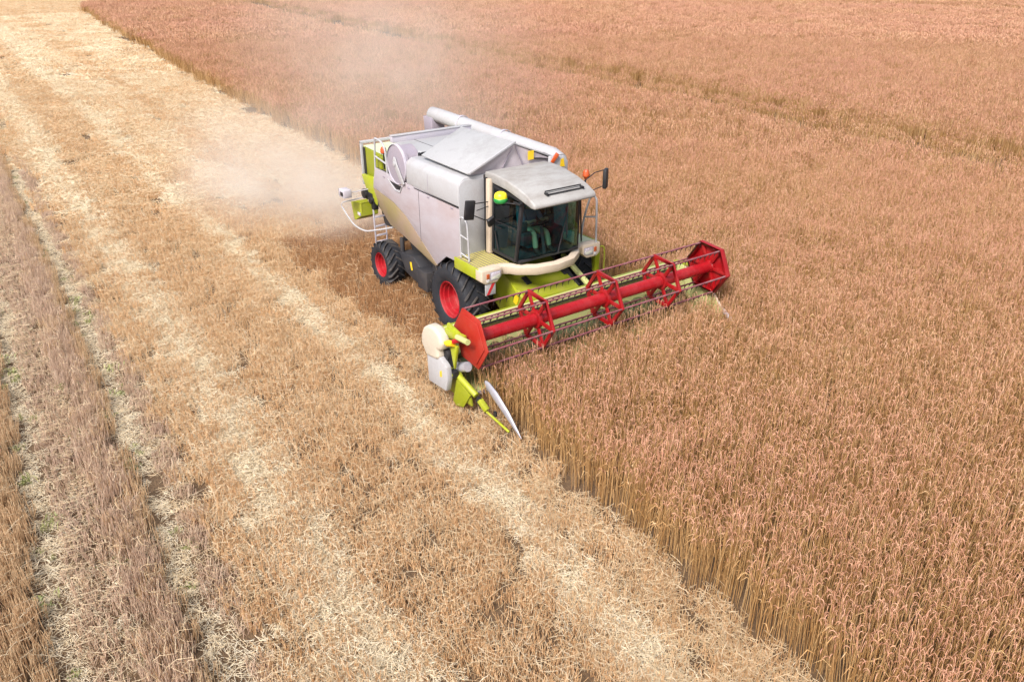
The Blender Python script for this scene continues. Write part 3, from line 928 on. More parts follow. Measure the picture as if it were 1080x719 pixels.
# ---- grain tank hood (chamfered shell)
sec = [(-1.50, 3.16), (-1.50, 3.62), (-1.46, 3.70), (-1.34, 3.785), (1.34, 3.785), (1.46, 3.70), (1.50, 3.62), (1.50, 3.16)]
b = MB(); b.prism(sec, 'x', -2.0, .365); b.build('tank_hood', 'white', K, .03, 3)
b = MB(); b.prism([(-1.492, 1.96), (-.84, 1.96), (-.84, 3.70), (-1.34, 3.74), (-1.45, 3.68), (-1.492, 3.6)], 'x', .368, .40); b.build('front_wall', 'white', K, .01)
b = MB(); b.prism([(1.492, 1.96), (.84, 1.96), (.84, 3.70), (1.34, 3.74), (1.45, 3.68), (1.492, 3.6)], 'x', .368, .40); b.build('front_wall', 'white', K, .01)
b = MB(); b.box((.37, 0, 2.9), (.04, 1.66, 1.75)); b.build('front_wall', 'dark', K)
# engine deck behind the tank
b = MB()
b.prism([(-1.12, 3.17), (-1.12, 3.80), (-1.02, 3.86), (1.25, 3.86), (1.3, 3.8), (1.3, 3.17)], 'x', -3.32, -2.012)
dk = b.build('engine_deck', 'white_top', K, .02)
b = MB(); b.box((-2.66, -.53, 3.862), (1.25, .012, .006)); b.box((-2.30, .35, 3.862), (.012, 1.7, .006)); b.build('panel_gap', 'dark', dk)
b = MB(); b.box((-1.985, -1.10, 3.80), (.10, .06, .10)); b.box((-1.985, -.95, 3.83), (.05, .2, .05)); b.build('hinge', 'black', dk, .005)
b = MB(); b.box((-3.36, 0.02, 3.93), (.14, 2.34, .17)); b.build('cross_beam', 'lavender_pale', K, .015)
b = MB(); b.box((-3.36, 0.02, 4.02), (.17, 2.36, .02)); b.build('beam_cap', 'white', K, .005)

# rotary dust screen
b = MB(); b.lathe([(.0, -1.515), (.40, -1.515), (.465, -1.50), (.475, -1.47), (.475, -1.40), (.44, -1.395), (.44, -1.08)], (-2.44, 0, 3.54), 'y', 48)
sc_ = b.build('dust_screen', 'lavender', K, ang=40)
b = MB(); b.lathe([(.475, -1.53), (.49, -1.52), (.49, -1.47), (.475, -1.46)], (-2.44, 0, 3.54), 'y', 48, close=True); b.build('screen_rim', 'lavender_pale', sc_)
b = MB()
b.prism([(-2.54, 3.62), (-2.48, 3.72), (-2.40, 3.70), (-2.34, 3.58), (-2.02, 3.15), (-2.14, 3.10), (-2.42, 3.42)], 'y', -1.56, -1.53); b.cyl((-2.44, -1.52, 3.56), (-2.44, -1.58, 3.56), .06)
b.build('suction_arm', 'white', sc_, .008)

# ---- tank lids folded up into a tent, with the cloth front
rz = 4.36
b = MB(); b.slab([(.42, -1.25, 3.84), (.34, 0.0, rz), (-1.85, 0.02, rz - .03), (-1.62, -1.25, 3.86)], .035); b.build('tank_lid', 'white_top', K, .008)
b = MB(); b.slab([(.30, 1.38, 3.80), (.33, 0.03, rz), (-1.85, 0.05, rz - .03), (-1.62, 1.38, 3.80)], .035); b.build('tank_lid', 'white_top', K, .008)
b = MB()
rows = []
for j in range(7):
    t = j / 6
    rows.append([V3((.30 + .03 * math.sin(3.1 * i + 5 * t) * (1 - t), (-1.16 + 2.38 * i / 12) * (1 - t) + .0 * t, 3.79 + (rz - 3.82) * t)) for i in range(13)])
b.grid(rows); b.build('tank_cloth', 'fabric', K, ang=60)
b = MB(); b.bar((.335, -.35, 3.78), (.335, -.02, 4.28), .02, .02); b.bar((.335, .28, 3.78), (.335, .05, 4.28), .025, .025); b.build('cloth_rib', 'lavender', K)
b = MB(); b.bar((.40, .0, rz + .03), (.44, -1.25, 3.87), .05, .05); b.build('lid_edge', 'white', K, .006)
b = MB(); b.box((.345, .47, 4.02), (.012, .16, .20)); b.build('warning_sticker', 'yellow', K)
b = MB(); b.bar((.45, .98, 3.80), (.50, 1.12, 4.0), .08, .08); b.build('lid_latch', 'amber', K, .01)
b = MB(); b.slab([(.36, .55, 3.93), (.36, 1.30, 3.80), (-.3, 1.35, 3.83), (-.2, .5, 4.05)], .01); b.build('cloth_fold', 'black', K)
b = MB(); b.prism([(.90, 3.5), (1.46, 3.45), (1.46, 3.78), (1.36, 3.90), (.95, 3.94)], 'x', .36, .46); fp = b.build('tank_corner', 'white', K, .015)
b = MB(); b.prism([(1.22, 3.68), (1.36, 3.66), (1.32, 3.86), (1.24, 3.84)], 'x', .462, .470); b.build('warning_sticker', 'yellow', fp)

# ---- unloading auger along the left side
b = MB(); b.tube([(.15, 1.50, 3.72), (-.2, 1.52, 3.76), (-2.5, 1.55, 3.80), (-5.6, 1.60, 3.86), (-6.05, 1.60, 3.86), (-6.22, 1.60, 3.80)], [.16, .20, .20, .20, .20, .12], 24)
au = b.build('unloading_auger', 'white', K, ang=50)
b = MB(); b.prism([(-6.25, 3.80), (-5.75, 3.80), (-5.72, 3.42), (-6.20, 3.36)], 'y', 1.38, 1.80); b.build('auger_spout', 'lavender', au, .02)
for x_ in (-4.4, -2.3):
    b = MB(); b.lathe([(.205, -.04), (.222, -.04), (.222, .04), (.205, .04)], (x_, 1.57 + (-x_ - 2.5) * .012, 3.81 + (-x_ - 2.5) * .018), 'x', 32, close=True); b.build('auger_collar', 'lavender_pale', au)
b = MB(); b.box((-3.3, 1.46, 3.62), (.2, .24, .3)); b.build('auger_cradle', 'lavender_pale', K, .01)
b = MB(); b.box((-.8, 1.5, 3.6), (.2, .1, .2)); b.build('auger_cradle', 'lavender_pale', K, .01)

# ---- rear hood
b = MB(); b.prism([(-4.88, 3.50), (-3.35, 3.46), (-3.5, 2.2), (-4.0, 2.05), (-4.65, 2.42), (-4.90, 2.75)], 'y', -1.24, 1.24)
rh = b.build('rear_hood', 'green', K, .02)
b = MB(); b.slab([(-4.88, -1.22, 3.512), (-3.40, -1.22, 3.472), (-3.40, 1.22, 3.472), (-4.88, 1.22, 3.512)], .012); b.build('hood_top', 'deck_green', rh)
b = MB(); b.box((-4.93, -1.25, 3.05), (.07, .08, 1.16)); b.box((-4.93, 1.25, 3.05), (.07, .08, 1.16)); b.box((-4.93, 0, 3.60), (.08, 2.58, .07)); b.build('rear_frame', 'white', rh, .012)
b = MB(); b.box((-4.79, -1.245, 3.05), (.13, .02, .88)); b.build('tail_seal', 'black', rh)
b = MB(); b.prism([(-4.86, 2.78), (-4.0, 2.84), (-3.84, 2.55), (-3.84, 2.12), (-4.1, 2.12), (-4.62, 2.44)], 'y', -1.36, -1.25); b.build('rear_shield', 'lime', rh, .015)
b = MB(); b.prism([(-3.82, 2.86), (-3.62, 2.9), (-3.55, 3.46), (-3.78, 3.46)], 'y', -1.36, -1.26); b.box((-3.5, -1.30, 3.3), (.2, .05, .3)); b.build('rear_shield', 'green', rh, .01)
b = MB(); b.box((-4.5, -1.30, 2.26), (.5, .16, .22)); b.box((-4.25, -1.32, 2.10), (.16, .14, .3)); b.cyl((-4.65, -1.2, 2.3), (-4.65, -1.45, 2.3), .13); b.cyl((-4.28, -1.2, 2.2), (-4.28, -1.44, 2.2), .10)
b.build('drive_pulley', 'black', K, .01)
b = MB(); b.prism([(-4.7, 2.4), (-3.6, 2.1), (-3.6, 1.5), (-4.3, 1.45)], 'y', -1.05, 1.05); b.build('straw_chopper', 'dark', K, .02)
# green chute at the tail
b = MB()
b.slab([(-5.18, -1.60, 1.98), (-4.52, -1.60, 2.10), (-4.55, -1.60, 1.72), (-5.02, -1.60, 1.50)], .02)
b.slab([(-5.18, -1.60, 1.98), (-5.02, -1.60, 1.50), (-5.02, -1.10, 1.50), (-5.18, -1.10, 1.98)], .02)
b.slab([(-5.02, -1.60, 1.50), (-4.55, -1.60, 1.72), (-4.55, -1.10, 1.72), (-5.02, -1.10, 1.50)], .02)
b.slab([(-4.52, -1.60, 2.10), (-4.52, -1.10, 2.10), (-4.55, -1.10, 1.72), (-4.55, -1.60, 1.72)], .02)
ch = b.build('straw_chute', 'lime', K, .004)
b = MB(); b.box((-4.85, -1.35, 1.80), (.3, .36, .05), Matrix.Rotation(R(-20), 3, 'Y')); b.build('chute_flap', 'yellow', ch, .01)
b = MB(); b.box((-4.62, -1.63, 1.78), (.16, .03, .09)); b.build('reflector', 'lens', ch, .005)

# white tubular guard and the tail lamp on its rod
def smooth_path(pts, n=6):
    pts = [V3(q) for q in pts]; out = []
    for i in range(len(pts) - 1):
        p0, p1, p2, p3 = pts[max(i - 1, 0)], pts[i], pts[i + 1], pts[min(i + 2, len(pts) - 1)]
        for k in range(n):
            t = k / n
            out.append(0.5 * ((2 * p1) + (p2 - p0) * t + (2 * p0 - 5 * p1 + 4 * p2 - p3) * t * t + (3 * p1 - p0 - 3 * p2 + p3) * t ** 3))
    out.append(pts[-1]); return out
b = MB(); b.tube(smooth_path([(-5.03, -1.92, 1.92), (-4.66, -1.92, 1.72), (-4.31, -1.90, 1.58), (-3.95, -1.82, 1.53), (-3.74, -1.72, 1.56), (-3.4, -1.55, 1.66), (-3.07, -1.42, 1.77)]), .021, 8)
b.tube(smooth_path([(-4.67, -1.40, 2.2), (-4.85, -1.7, 2.12), (-5.02, -1.90, 2.05), (-5.05, -1.93, 1.97), (-5.03, -1.92, 1.92)]), .016, 8)
b.build('tail_guard', 'white', K)
b = MB(); b.tube([(-4.5, -1.3, 2.45), (-4.55, -1.75, 2.42), (-4.55, -1.95, 2.42)], .014, 6); lr = b.build('lamp_rod', 'lavender_pale', K)
b = MB(); b.box((-4.60, -1.98, 2.42), (.34, .24, .22)); b.build('tail_lamp', 'lavender_pale', lr, .03)
b = MB(); b.box((-4.78, -1.98, 2.42), (.06, .20, .18)); b.build('lamp_face', 'black', lr, .01)
b = MB(); b.box((-4.55, -2.105, 2.42), (.16, .02, .10)); b.build('lamp_face', 'black', lr, .005)
# rear ladder
b = MB()
for y_ in (-1.36, -1.02): b.bar((-4.28, y_, 1.95), (-4.28, y_, .98), .035, .035, (1, 0, 0))
for z_ in (1.72, 1.46, 1.20, 1.02): b.bar((-4.28, -1.36, z_), (-4.28, -1.02, z_), .03, .05)
b.build('rear_ladder', 'lavender_pale', K, .004)
# hand rail on the engine platform
b = MB(); b.tube(smooth_path([(-3.74, -1.47, 2.88), (-3.70, -1.47, 3.4), (-3.63, -1.47, 3.90), (-3.55, -1.47, 3.96), (-3.25, -1.47, 3.92), (-3.10, -1.47, 3.78), (-3.06, -1.47, 3.5), (-3.05, -1.47, 3.15)]), .026, 8)
b.tube([(-3.66, -1.47, 3.50), (-3.07, -1.47, 3.42)], .022, 8); b.build('engine_rail', 'white', K)
b = MB(); b.tube([(-3.45, -1.35, 3.2), (-3.42, -1.35, 3.62)], .018, 6); st_ = b.build('beacon_stem', 'black', K)
b = MB(); b.lathe([(.0, .17), (.05, .16), (.075, .11), (.08, .03), (.06, 0)], (-3.42, -1.35, 3.60), 'z', 20); b.build('beacon', 'amber', st_)

# ---- cab
cab = MB()
for s in (-1, 1):
    cab.bar((1.60, s * .835, 2.13), (1.73, s * .76, 3.50), .075, .075, (0, 1, 0))
    cab.bar((.72, s * .835, 2.13), (.72, s * .79, 3.66), .05, .06, (0, 1, 0))
    cab.bar((.72, s * .835, 2.15), (1.60, s * .835, 2.15), .05, .07)
    cab.bar((.72, s * .785, 3.60), (1.72, s * .76, 3.48), .05, .06)
cab.box((1.70, 0, 3.46), (.07, 1.5, .07)); cab.box((1.67, 0, 2.145), (.09, 1.62, .06)); cab.box((.72, 0, 3.62), (.05, 1.55, .06))
cb = cab.build('cab', 'black', K, .01)
for s in (-1, 1):
    b = MB(); b.bar((.60, s * .86, 2.06), (.60, s * .83, 3.74), .15, .10, (0, 1, 0)); b.build('rear_pillar', 'cream', cb, .02)
    b = MB(); b.box((.50, s * .86, 2.9), (.05, .06, 1.7)); b.build('pillar_seal', 'black', cb)
b = MB()
rows = []
for j in range(5):
    t = j / 4
    rows.append([V3((1.64 + .13 * t * .9 + .12 * (1 - u * u), u * (.82 - .07 * t), 2.14 + 1.34 * t)) for u in np.linspace(-1, 1, 11)])
b.grid(rows); b.build('windscreen', 'glass', cb)
for s in (-1, 1):
    b = MB(); b.grid([[V3((.74, s * .838, 2.16)), V3((1.60, s * .838, 2.16))], [V3((.74, s * .795, 3.62)), V3((1.70, s * .765, 3.48))]]); b.build('side_window', 'glass_side', cb)
b = MB(); b.grid([[V3((.70, -.8, 2.75)), V3((.70, .8, 2.75))], [V3((.70, -.78, 3.6)), V3((.70, .78, 3.6))]]); b.build('rear_window', 'glass', cb)
b = MB(); b.box((1.17, -.845, 2.86), (.84, .012, .014)); b.bar((.95, -.845, 2.17), (.80, -.84, 2.62), .03, .02, (0, 1, 0)); b.box((.98, -.852, 2.74), (.20, .03, .03)); b.build('door_handle', 'black', cb)
b = MB(); b.tube([(1.86, .1, 2.2), (1.80, .35, 2.9)], .012, 6); b.tube([(1.87, .34, 2.6), (1.79, .36, 3.2)], .012, 6); b.build('wiper', 'black', cb)
# roof
b = MB()
prof = [(.40, 3.86), (.80, 3.875), (1.2, 3.84), (1.6, 3.77), (1.95, 3.67), (2.20, 3.555), (2.25, 3.50), (2.24, 3.43), (2.10, 3.43), (1.7, 3.52), (1.2, 3.62), (.40, 3.67)]
b.prism(prof, 'y', -.82, .82); b.build('cab_roof', 'roof', cb, .045, 3, ang=50)
b = MB(); b.tube([(2.03, -.38, 3.64), (2.00, -.38, 3.70), (2.00, .57, 3.70), (2.03, .57, 3.64)], .015, 6); b.tube([(2.07, -.38, 3.645), (2.07, .57, 3.645)], .015, 6); b.box((2.05, -.38, 3.655), (.12, .03, .05)); b.box((2.05, .57, 3.655), (.12, .03, .05)); b.build('roof_handle', 'black', cb)
# cab inside
b = MB(); b.box((1.15, 0, 2.12), (.92, 1.6, .05)); b.box((.74, 0, 2.4), (.05, 1.6, .6)); b.build('cab_floor', 'interior', cb)
b = MB(); b.box((.98, 0, 2.42), (.40, .46, .12)); b.box((.98, 0, 2.24), (.26, .30, .22)); seat = b.build('driver_seat', 'console', cb, .03)
b = MB(); b.box((.80, 0, 2.80), (.11, .46, .66), Matrix.Rotation(R(-6), 3, 'Y')); b.box((.79, 0, 3.2), (.08, .26, .16)); b.build('seat_back', 'console', seat, .03)
b = MB(); b.box((1.12, -.40, 2.50), (.62, .22, .30)); b.box((1.36, -.45, 2.78), (.06, .16, .22)); b.cyl((1.3, -.36, 2.62), (1.32, -.36, 2.8), .022); b.build('control_console', 'interior', cb, .02)
b = MB(); b.box((1.0, .56, 2.36), (.6, .3, .4)); b.build('cool_box', 'interior', cb, .03)
b = MB(); b.tube([(1.52, 0, 2.14), (1.38, 0, 2.74)], .04, 10); col_ = b.build('steering_column', 'interior', cb)
b = MB()
sc0, tl = V3((1.37, 0, 2.78)), R(-28)
ring = [sc0 + V3((math.cos(a) * math.cos(tl) * .21, math.sin(a) * .21, math.cos(a) * math.sin(-tl) * .21)) for a in np.linspace(0, 2 * math.pi, 28, endpoint=False)]
b.tube(ring, .016, 8, closed=True)
for k in (0, 9, 19): b.tube([sc0, ring[k]], .012, 6)
b.build('steering_wheel', 'black', col_)

# ---- platforms, fascia and lamps in front
for s in (-1, 1):
    b = MB(); b.box((.87, s * 1.23, 2.03), (.94, .80, .04)); pl = b.build('platform', 'plate' if s < 0 else 'deck_green', K)
    b = MB(); b.box((.86, s * 1.64, 1.93), (.98, .03, .26)); b.build('platform_skirt', 'lime', pl, .006)
fas = MB()
path = [(1.30, -1.60), (1.30, -1.05), (1.42, -.86), (1.56, -.78), (1.80, -.45), (1.88, 0), (1.80, .45), (1.56, .78), (1.42, .86), (1.30, 1.05), (1.30, 1.60)]
prof = [(.0, 2.06), (.10, 2.065), (.15, 2.03), (.155, 1.92), (.12, 1.85), (.0, 1.84)]
rows = []
for i, (x_, y_) in enumerate(path):
    a, c_ = V3(path[max(i - 1, 0)]), V3(path[min(i + 1, len(path) - 1)])
    d = (c_ - a).normalized(); nx, ny = d.y, -d.x
    rows.append([V3((x_ + nx * o_, y_ + ny * o_, z_)) for o_, z_ in prof])
fas.grid(rows)
for rw in (rows[0], rows[-1]): fas._add(rw, [tuple(range(len(rw)))])
fa = fas.build('front_fascia', 'cream', K, ang=40)
for s in (-1, 1):
    b = MB(); b.prism([(s * 1.66, 2.055), (s * 1.66, 1.80), (s * 1.56, 1.725), (s * 1.26, 1.725), (s * 1.14, 1.84), (s * 1.12, 2.0), (s * 1.16, 2.06)], 'x', 1.24, 1.50); ho = b.build('lamp_housing', 'cream', K, .03, 3)
    b = MB(); b.prism([(s * 1.445, 1.99), (s * 1.445, 1.79), (s * 1.23, 1.79), (s * 1.16, 1.85), (s * 1.16, 1.99)], 'x', 1.495, 1.504); b.build('lamp_frame', 'lavender', ho, .004)
    b = MB(); b.prism([(s * 1.42, 1.97), (s * 1.42, 1.81), (s * 1.24, 1.81), (s * 1.18, 1.86), (s * 1.18, 1.97)], 'x', 1.495, 1.512); b.build('headlight', 'lens', ho, .008)
    b = MB(); b.box((1.505, s * 1.50, 1.91), (.02, .07, .11)); b.build('indicator', 'amber', ho, .006)
    b = MB(); b.box((1.505, s * 1.50, 1.805), (.018, .07, .06)); b.build('side_light', 'lens', ho, .005)
    if s > 0: continue
    b = MB(); b.box((1.46, s * 1.42, 1.60), (.03, .26, .28)); wb = b.build('warning_board', 'white', K, .004)
    b = MB(); b.prism([(s * 1.53, 1.47), (s * 1.46, 1.47), (s * 1.30, 1.73), (s * 1.38, 1.73)], 'x', 1.477, 1.481); b.build('board_stripe', 'stripe_red', wb)
# rails
b = MB(); b.tube(smooth_path([(.50, -1.55, 2.06), (.50, -1.55, 2.85), (.53, -1.55, 2.97), (.62, -1.55, 3.0), (.74, -1.55, 2.95), (.80, -1.55, 2.80), (.84, -1.55, 2.06)]), .022, 8); b.tube([(.50, -1.55, 2.58), (.81, -1.55, 2.55)], .018, 8); b.tube([(.50, -1.55, 2.16), (.84, -1.55, 2.13)], .018, 8)
b.build('hand_rail', 'white', K)
b = MB(); b.tube(smooth_path([(.92, 1.55, 2.05), (1.00, 1.55, 2.5), (1.18, 1.55, 3.02), (1.30, 1.55, 3.14), (1.40, 1.55, 3.08), (1.43, 1.55, 2.95), (1.46, 1.55, 2.05)]), .024, 8); b.tube([(1.02, 1.55, 2.55), (1.44, 1.55, 2.66)], .02, 8)
b.tube([(.80, 1.2, 2.05), (.80, 1.2, 2.95), (.84, 1.35, 3.0)], .02, 8); b.build('hand_rail', 'white', K)
b = MB(); b.prism([(1.68, 2.02), (1.80, 2.0), (1.86, 1.7), (1.84, 1.25), (1.74, 1.2), (1.70, 1.6)], 'x', 1.14, 1.28); la = b.build('access_ladder', 'lime', K, .01)
b = MB(); b.tube(smooth_path([(1.15, 1.84, 1.75), (1.18, 2.0, 1.78), (1.2, 2.06, 1.65), (1.2, 2.06, 1.1)]), .018, 6); b.build('ladder_rail', 'lime', la)

# mirrors, beacons and the receiver dome
b = MB(); b.tube([(.62, -.87, 3.24), (.74, -1.35, 3.30), (.84, -1.50, 3.32)], .012, 6); b.tube([(.62, -.87, 3.14), (.80, -1.3, 3.16)], .010, 6); b.tube([(1.06, -.86, 2.95), (1.0, -1.25, 3.0), (.92, -1.44, 3.10)], .012, 6); ma = b.build('mirror_arm', 'black', K)
b = MB(); b.box((.86, -1.52, 3.22), (.07, .24, .42), Matrix.Rotation(R(-8), 3, 'X')); mr_ = b.build('mirror', 'black', ma, .02)
b = MB(); b.box((.822, -1.52, 3.22), (.004, .20, .37), Matrix.Rotation(R(-8), 3, 'X')); b.build('mirror_glass', 'mirror', ma)
b = MB(); b.box((1.14, -1.16, 2.98), (.08, .19, .22), Matrix.Rotation(R(25), 3, 'X') @ Matrix.Rotation(R(20), 3, 'Y')); b.build('mirror', 'black', ma, .03)
b = MB(); b.tube([(1.75, .80, 3.62), (1.72, 1.2, 3.80), (1.72, 1.46, 3.82)], .012, 6); b.tube([(1.75, .80, 3.42), (1.72, 1.2, 3.42), (1.72, 1.46, 3.46)], .012, 6); ma = b.build('mirror_arm', 'black', K)
b = MB(); b.box((1.72, 1.52, 3.62), (.09, .20, .44), Matrix.Rotation(R(35), 3, 'Z')); b.build('mirror', 'black', ma, .025)
b = MB(); b.bar((1.20, 1.32, 2.06), (1.66, .86, 3.44), .035, .035); b.build('grab_bar', 'black', K, .006)
b = MB(); b.tube([(1.62, .92, 3.50), (1.62, 1.02, 3.52), (1.62, 1.04, 3.72)], .018, 6); st_ = b.build('beacon_stem', 'black', K)
b = MB(); b.lathe([(.0, .17), (.045, .165), (.072, .12), (.078, .03), (.06, 0), (.03, -.04)], (1.62, 1.04, 3.70), 'z', 20); b.build('beacon', 'amber', st_)
b = MB(); b.tube([(1.68, -.80, 3.42), (1.45, -.95, 3.42), (1.28, -1.0, 3.40)], .016, 6); b.box((1.66, -.84, 3.44), (.24, .05, .04)); b.cyl((1.28, -1.0, 3.36), (1.28, -1.0, 3.42), .07); br = b.build('receiver_bracket', 'black', K, .004)
b = MB(); b.lathe([(.05, 0), (.125, .0), (.15, .03), (.15, .08), (.14, .10), (.10, .11)], (1.28, -1.0, 3.405), 'z', 32); b.build('receiver_base', 'gps_green', br, ang=50)
b = MB(); b.lathe([(.138, .10), (.136, .15), (.118, .195), (.075, .222), (.0, .232)], (1.28, -1.0, 3.405), 'z', 32); b.build('receiver_dome', 'yellow_dome', br, ang=60)

# ---- feeder house
b = MB(); b.prism([(.45, 1.78), (.9, 1.66), (2.25, 1.14), (2.25, .42), (1.2, .5), (.45, .9)], 'y', -.74, .74); fh = b.build('feeder_house', 'green', K, .02)
for y_ in (-.36, .72 - .02):
    b = MB(); b.box((1.34, y_, 1.505), (.26, .15, .045), Matrix.Rotation(R(21), 3, 'Y')); b.build('rubber_pad', 'black', fh, .03)
b = MB(); b.bar((.95, .98, 1.72), (2.0, .98, 1.24), .12, .07); b.build('lift_bar', 'pale_green', fh, .008)
b = MB(); b.bar((1.1, .80, 1.55), (1.75, .80, 1.2), .12, .14); b.build('side_drive', 'black', fh, .02)
b = MB(); b.bar((1.15, -.70, 1.52), (1.62, -.78, 1.33), .05, .05); b.bar((1.62, -.80, 1.45), (2.1, -.80, 1.2), .06, .06); b.build('lift_bar', 'lime', fh, .008)
b = MB(); b.box((1.5, -.755, 1.2), (.14, .02, .26), Matrix.Rotation(R(20), 3, 'Y')); b.build('warning_sticker', 'yellow', fh)

# ================================================================== the header
YR, YL = -3.20, 3.32
b = MB(); b.prism([(2.14, .30), (2.10, 1.34), (2.20, 1.42), (2.42, 1.40), (2.42, 1.35), (2.30, 1.31), (2.24, 1.24), (2.30, .52), (2.52, .36), (3.16, .34), (3.20, .28)], 'y', YR, YL)
hd = b.build('header', 'pale_green', K, .008)
b = MB(); b.box((2.425, (YR + YL) / 2, 1.335), (.012, YL - YR - .1, .03)); b.build('rubber_seal', 'black', hd)
b = MB(); b.box((2.12, 0, .9), (.06, 1.6, .9)); b.bar((2.08, YR, 1.30), (2.08, YL, 1.30), .12, .12); b.build('header_frame', 'green', hd, .01)
b = MB(); b.cyl((2.68, YR + .06, .66), (2.68, YL - .06, .66), .20, n=28); sg = b.build('intake_auger', 'trough', hd)
for s in (-1, 1):
    b = MB(); rows = []
    for i in range(140):
        t = i / 139
        a = s * t * 2 * math.pi * 6.5
        y_ = s * (3.12 - 2.45 * t)
        c_, s_ = math.cos(a), math.sin(a)
        rows.append([V3((2.68 + c_ * .2, y_ + .06, .66 + s_ * .2)), V3((2.68 + c_ * .32, y_ + .06, .66 + s_ * .32))])
    b.grid(rows); b.build('auger_flight', 'trough', sg, ang=60)
b = MB()
for i in range(85):
    y_ = YR + .04 + (YL - YR - .08) * i / 84
    b._add([V3((3.18, y_ - .022, .325)), V3((3.18, y_ + .022, .325)), V3((3.34, y_, .31)), V3((3.18, y_, .36))], [(0, 1, 2), (0, 2, 3), (1, 3, 2), (0, 3, 1)])
b.box((3.17, (YR + YL) / 2, .315), (.08, YL - YR, .03)); b.build('cutter_bar', 'lavender', hd)
# end sheets
b = MB(); b.prism([(2.12, .28), (2.12, 1.34), (2.45, 1.42), (2.80, 1.10), (3.45, .62), (3.55, .30)], 'y', YR - .07, YR - .02); b.build('end_sheet', 'green', hd, .008)
b = MB(); b.prism([(2.12, .28), (2.12, 1.36), (2.45, 1.44), (3.0, 1.32), (3.42, 1.14), (3.62, .98), (3.90, .70), (3.95, .30)], 'y', YL + .02, YL + .08); ls = b.build('end_sheet', 'pale_green', hd, .008)
b = MB(); b.tube([(3.85, YL + .08, .72), (4.1, YL + .08, .60), (4.35, YL + .06, .48)], [.05, .045, .012], 10); b.build('divider_point', 'lavender_pale', hd)
b = MB(); b.tube(smooth_path([(2.3, YL + .05, 1.40), (3.0, YL + .05, 1.33), (3.42, YL + .05, 1.15), (3.9, YL + .05, .72)]), .03, 8); b.build('sheet_edge', 'cream', hd)
# right-hand drive side
b = MB(); b.prism([(2.22, 1.22), (2.22, 1.42), (2.33, 1.62), (2.52, 1.73), (2.74, 1.75), (2.93, 1.68), (3.03, 1.50), (2.97, 1.34), (2.84, 1.32), (2.88, 1.14), (2.78, 1.08), (2.40, 1.02)], 'y', -3.58, -3.35); b.build('belt_cover', 'cap', hd, .075, 4, ang=60)
b = MB(); b.prism([(2.36, 1.06), (2.86, 1.16), (3.10, 1.04), (3.14, .80), (3.06, .50), (2.38, .44)], 'y', -3.54, -3.42); wp = b.build('side_cover', 'white', hd, .02)
b = MB(); b.prism([(2.86, .86), (2.93, .90), (2.93, .76), (2.86, .74)], 'y', -3.548, -3.541); b.build('warning_sticker', 'yellow', wp)
b = MB(); b.tube([(2.62, -3.50, 1.45), (2.80, -3.50, 1.45)], .075, 12); b.tube([(2.80, -3.50, 1.45), (3.12, -3.46, 1.55)], .042, 12); b.tube([(3.06, -3.46, 1.52), (3.22, -3.42, 1.57)], .065, 12); b.build('drive_shaft', 'yellow', hd, ang=50)
b = MB(); b.tube([(3.18, -3.42, 1.58), (3.38, -3.34, 1.70)], .05, 10); b.build('shaft_joint', 'red_tube', hd)
b = MB(); b.bar((2.1, -3.34, 1.34), (2.95, -3.36, 1.62), .09, .12); b.bar((2.88, -3.36, 1.70), (3.46, -3.32, 1.72), .10, .13); b.prism([(2.80, 1.52), (2.9, 1.86), (3.3, 1.80), (3.32, 1.64)], 'y', -3.36, -3.30)
b.prism([(3.02, 1.50), (3.30, 1.52), (3.16, .98)], 'y', -3.40, -3.34); b.build('reel_arm', 'lime', hd, .012)
b = MB(); b.tube([(3.36, -3.42, 1.76), (3.74, -3.42, 1.80)], .055, 12); b.build('lift_cylinder', 'pale_green', hd)
b = MB(); b.bar((2.2, YL + .14, 1.36), (3.44, YL + .14, 1.70), .09, .12); b.build('reel_arm', 'lime', hd, .012)
b = MB(); b.box((2.85, -3.36, 1.08), (.28, .10, .36)); b.box((3.1, -3.36, .86), (.16, .12, .14)); b.cyl((2.9, -3.34, 1.2), (2.9, -3.44, 1.2), .12); b.build('knife_drive', 'black', hd, .015)
b = MB(); b.bar((2.75, -3.44, 1.10), (3.12, -3.38, .82), .10, .08); b.tube([(3.02, -3.30, .84), (3.66, -3.22, .58)], .062, 14); b.build('divider_tube', 'lime', hd, .008)
b = MB(); b.slab([(3.12, -3.30, .74), (3.02, -3.34, .22), (3.14, -3.34, .16), (3.34, -3.30, .20), (3.54, -3.26, .54)], .03); b.slab([(3.12, -3.30, .74), (3.02, -3.34, .22), (2.98, -3.12, .30), (3.05, -3.10, .7)], .02); b.build('divider_flap', 'green', hd, .006)
b = MB(); b.box((3.72, -3.20, .50), (.12, .06, .12)); b.bar((3.62, -3.20, .46), (3.9, -3.16, .32), .05, .05); b.build('divider_joint', 'black', hd, .01)
b = MB(); b.box((4.12, -3.10, .36), (.08, .05, .10)); b.build('divider_joint', 'black', hd, .01)
b = MB(); b.bar((3.74, -3.20, .52), (3.92, -3.16, .36), .09, .10); b.tube([(3.90, -3.16, .33), (4.60, -3.12, .22)], .026, 8); b.build('divider_rod', 'lime', hd, .006)
b = MB()
rows = []
for t, w_, h_ in ((0, .02, .03), (.08, .04, .08), (.3, .048, .10), (.6, .042, .08), (.85, .026, .045), (1, .006, .008)):
    c_ = V3((3.72, -3.05, .86)).lerp(V3((4.92, -3.07, .22)), t) + V3((0, 0, .05 * math.sin(math.pi * t)))
    rows.append([c_ + V3((.4 * h_ * math.sin(a), w_ * math.cos(a), h_ * math.sin(a))) for a in np.linspace(0, 2 * math.pi, 13)])
b.grid(rows); b.build('crop_divider', 'silver', hd, ang=50)
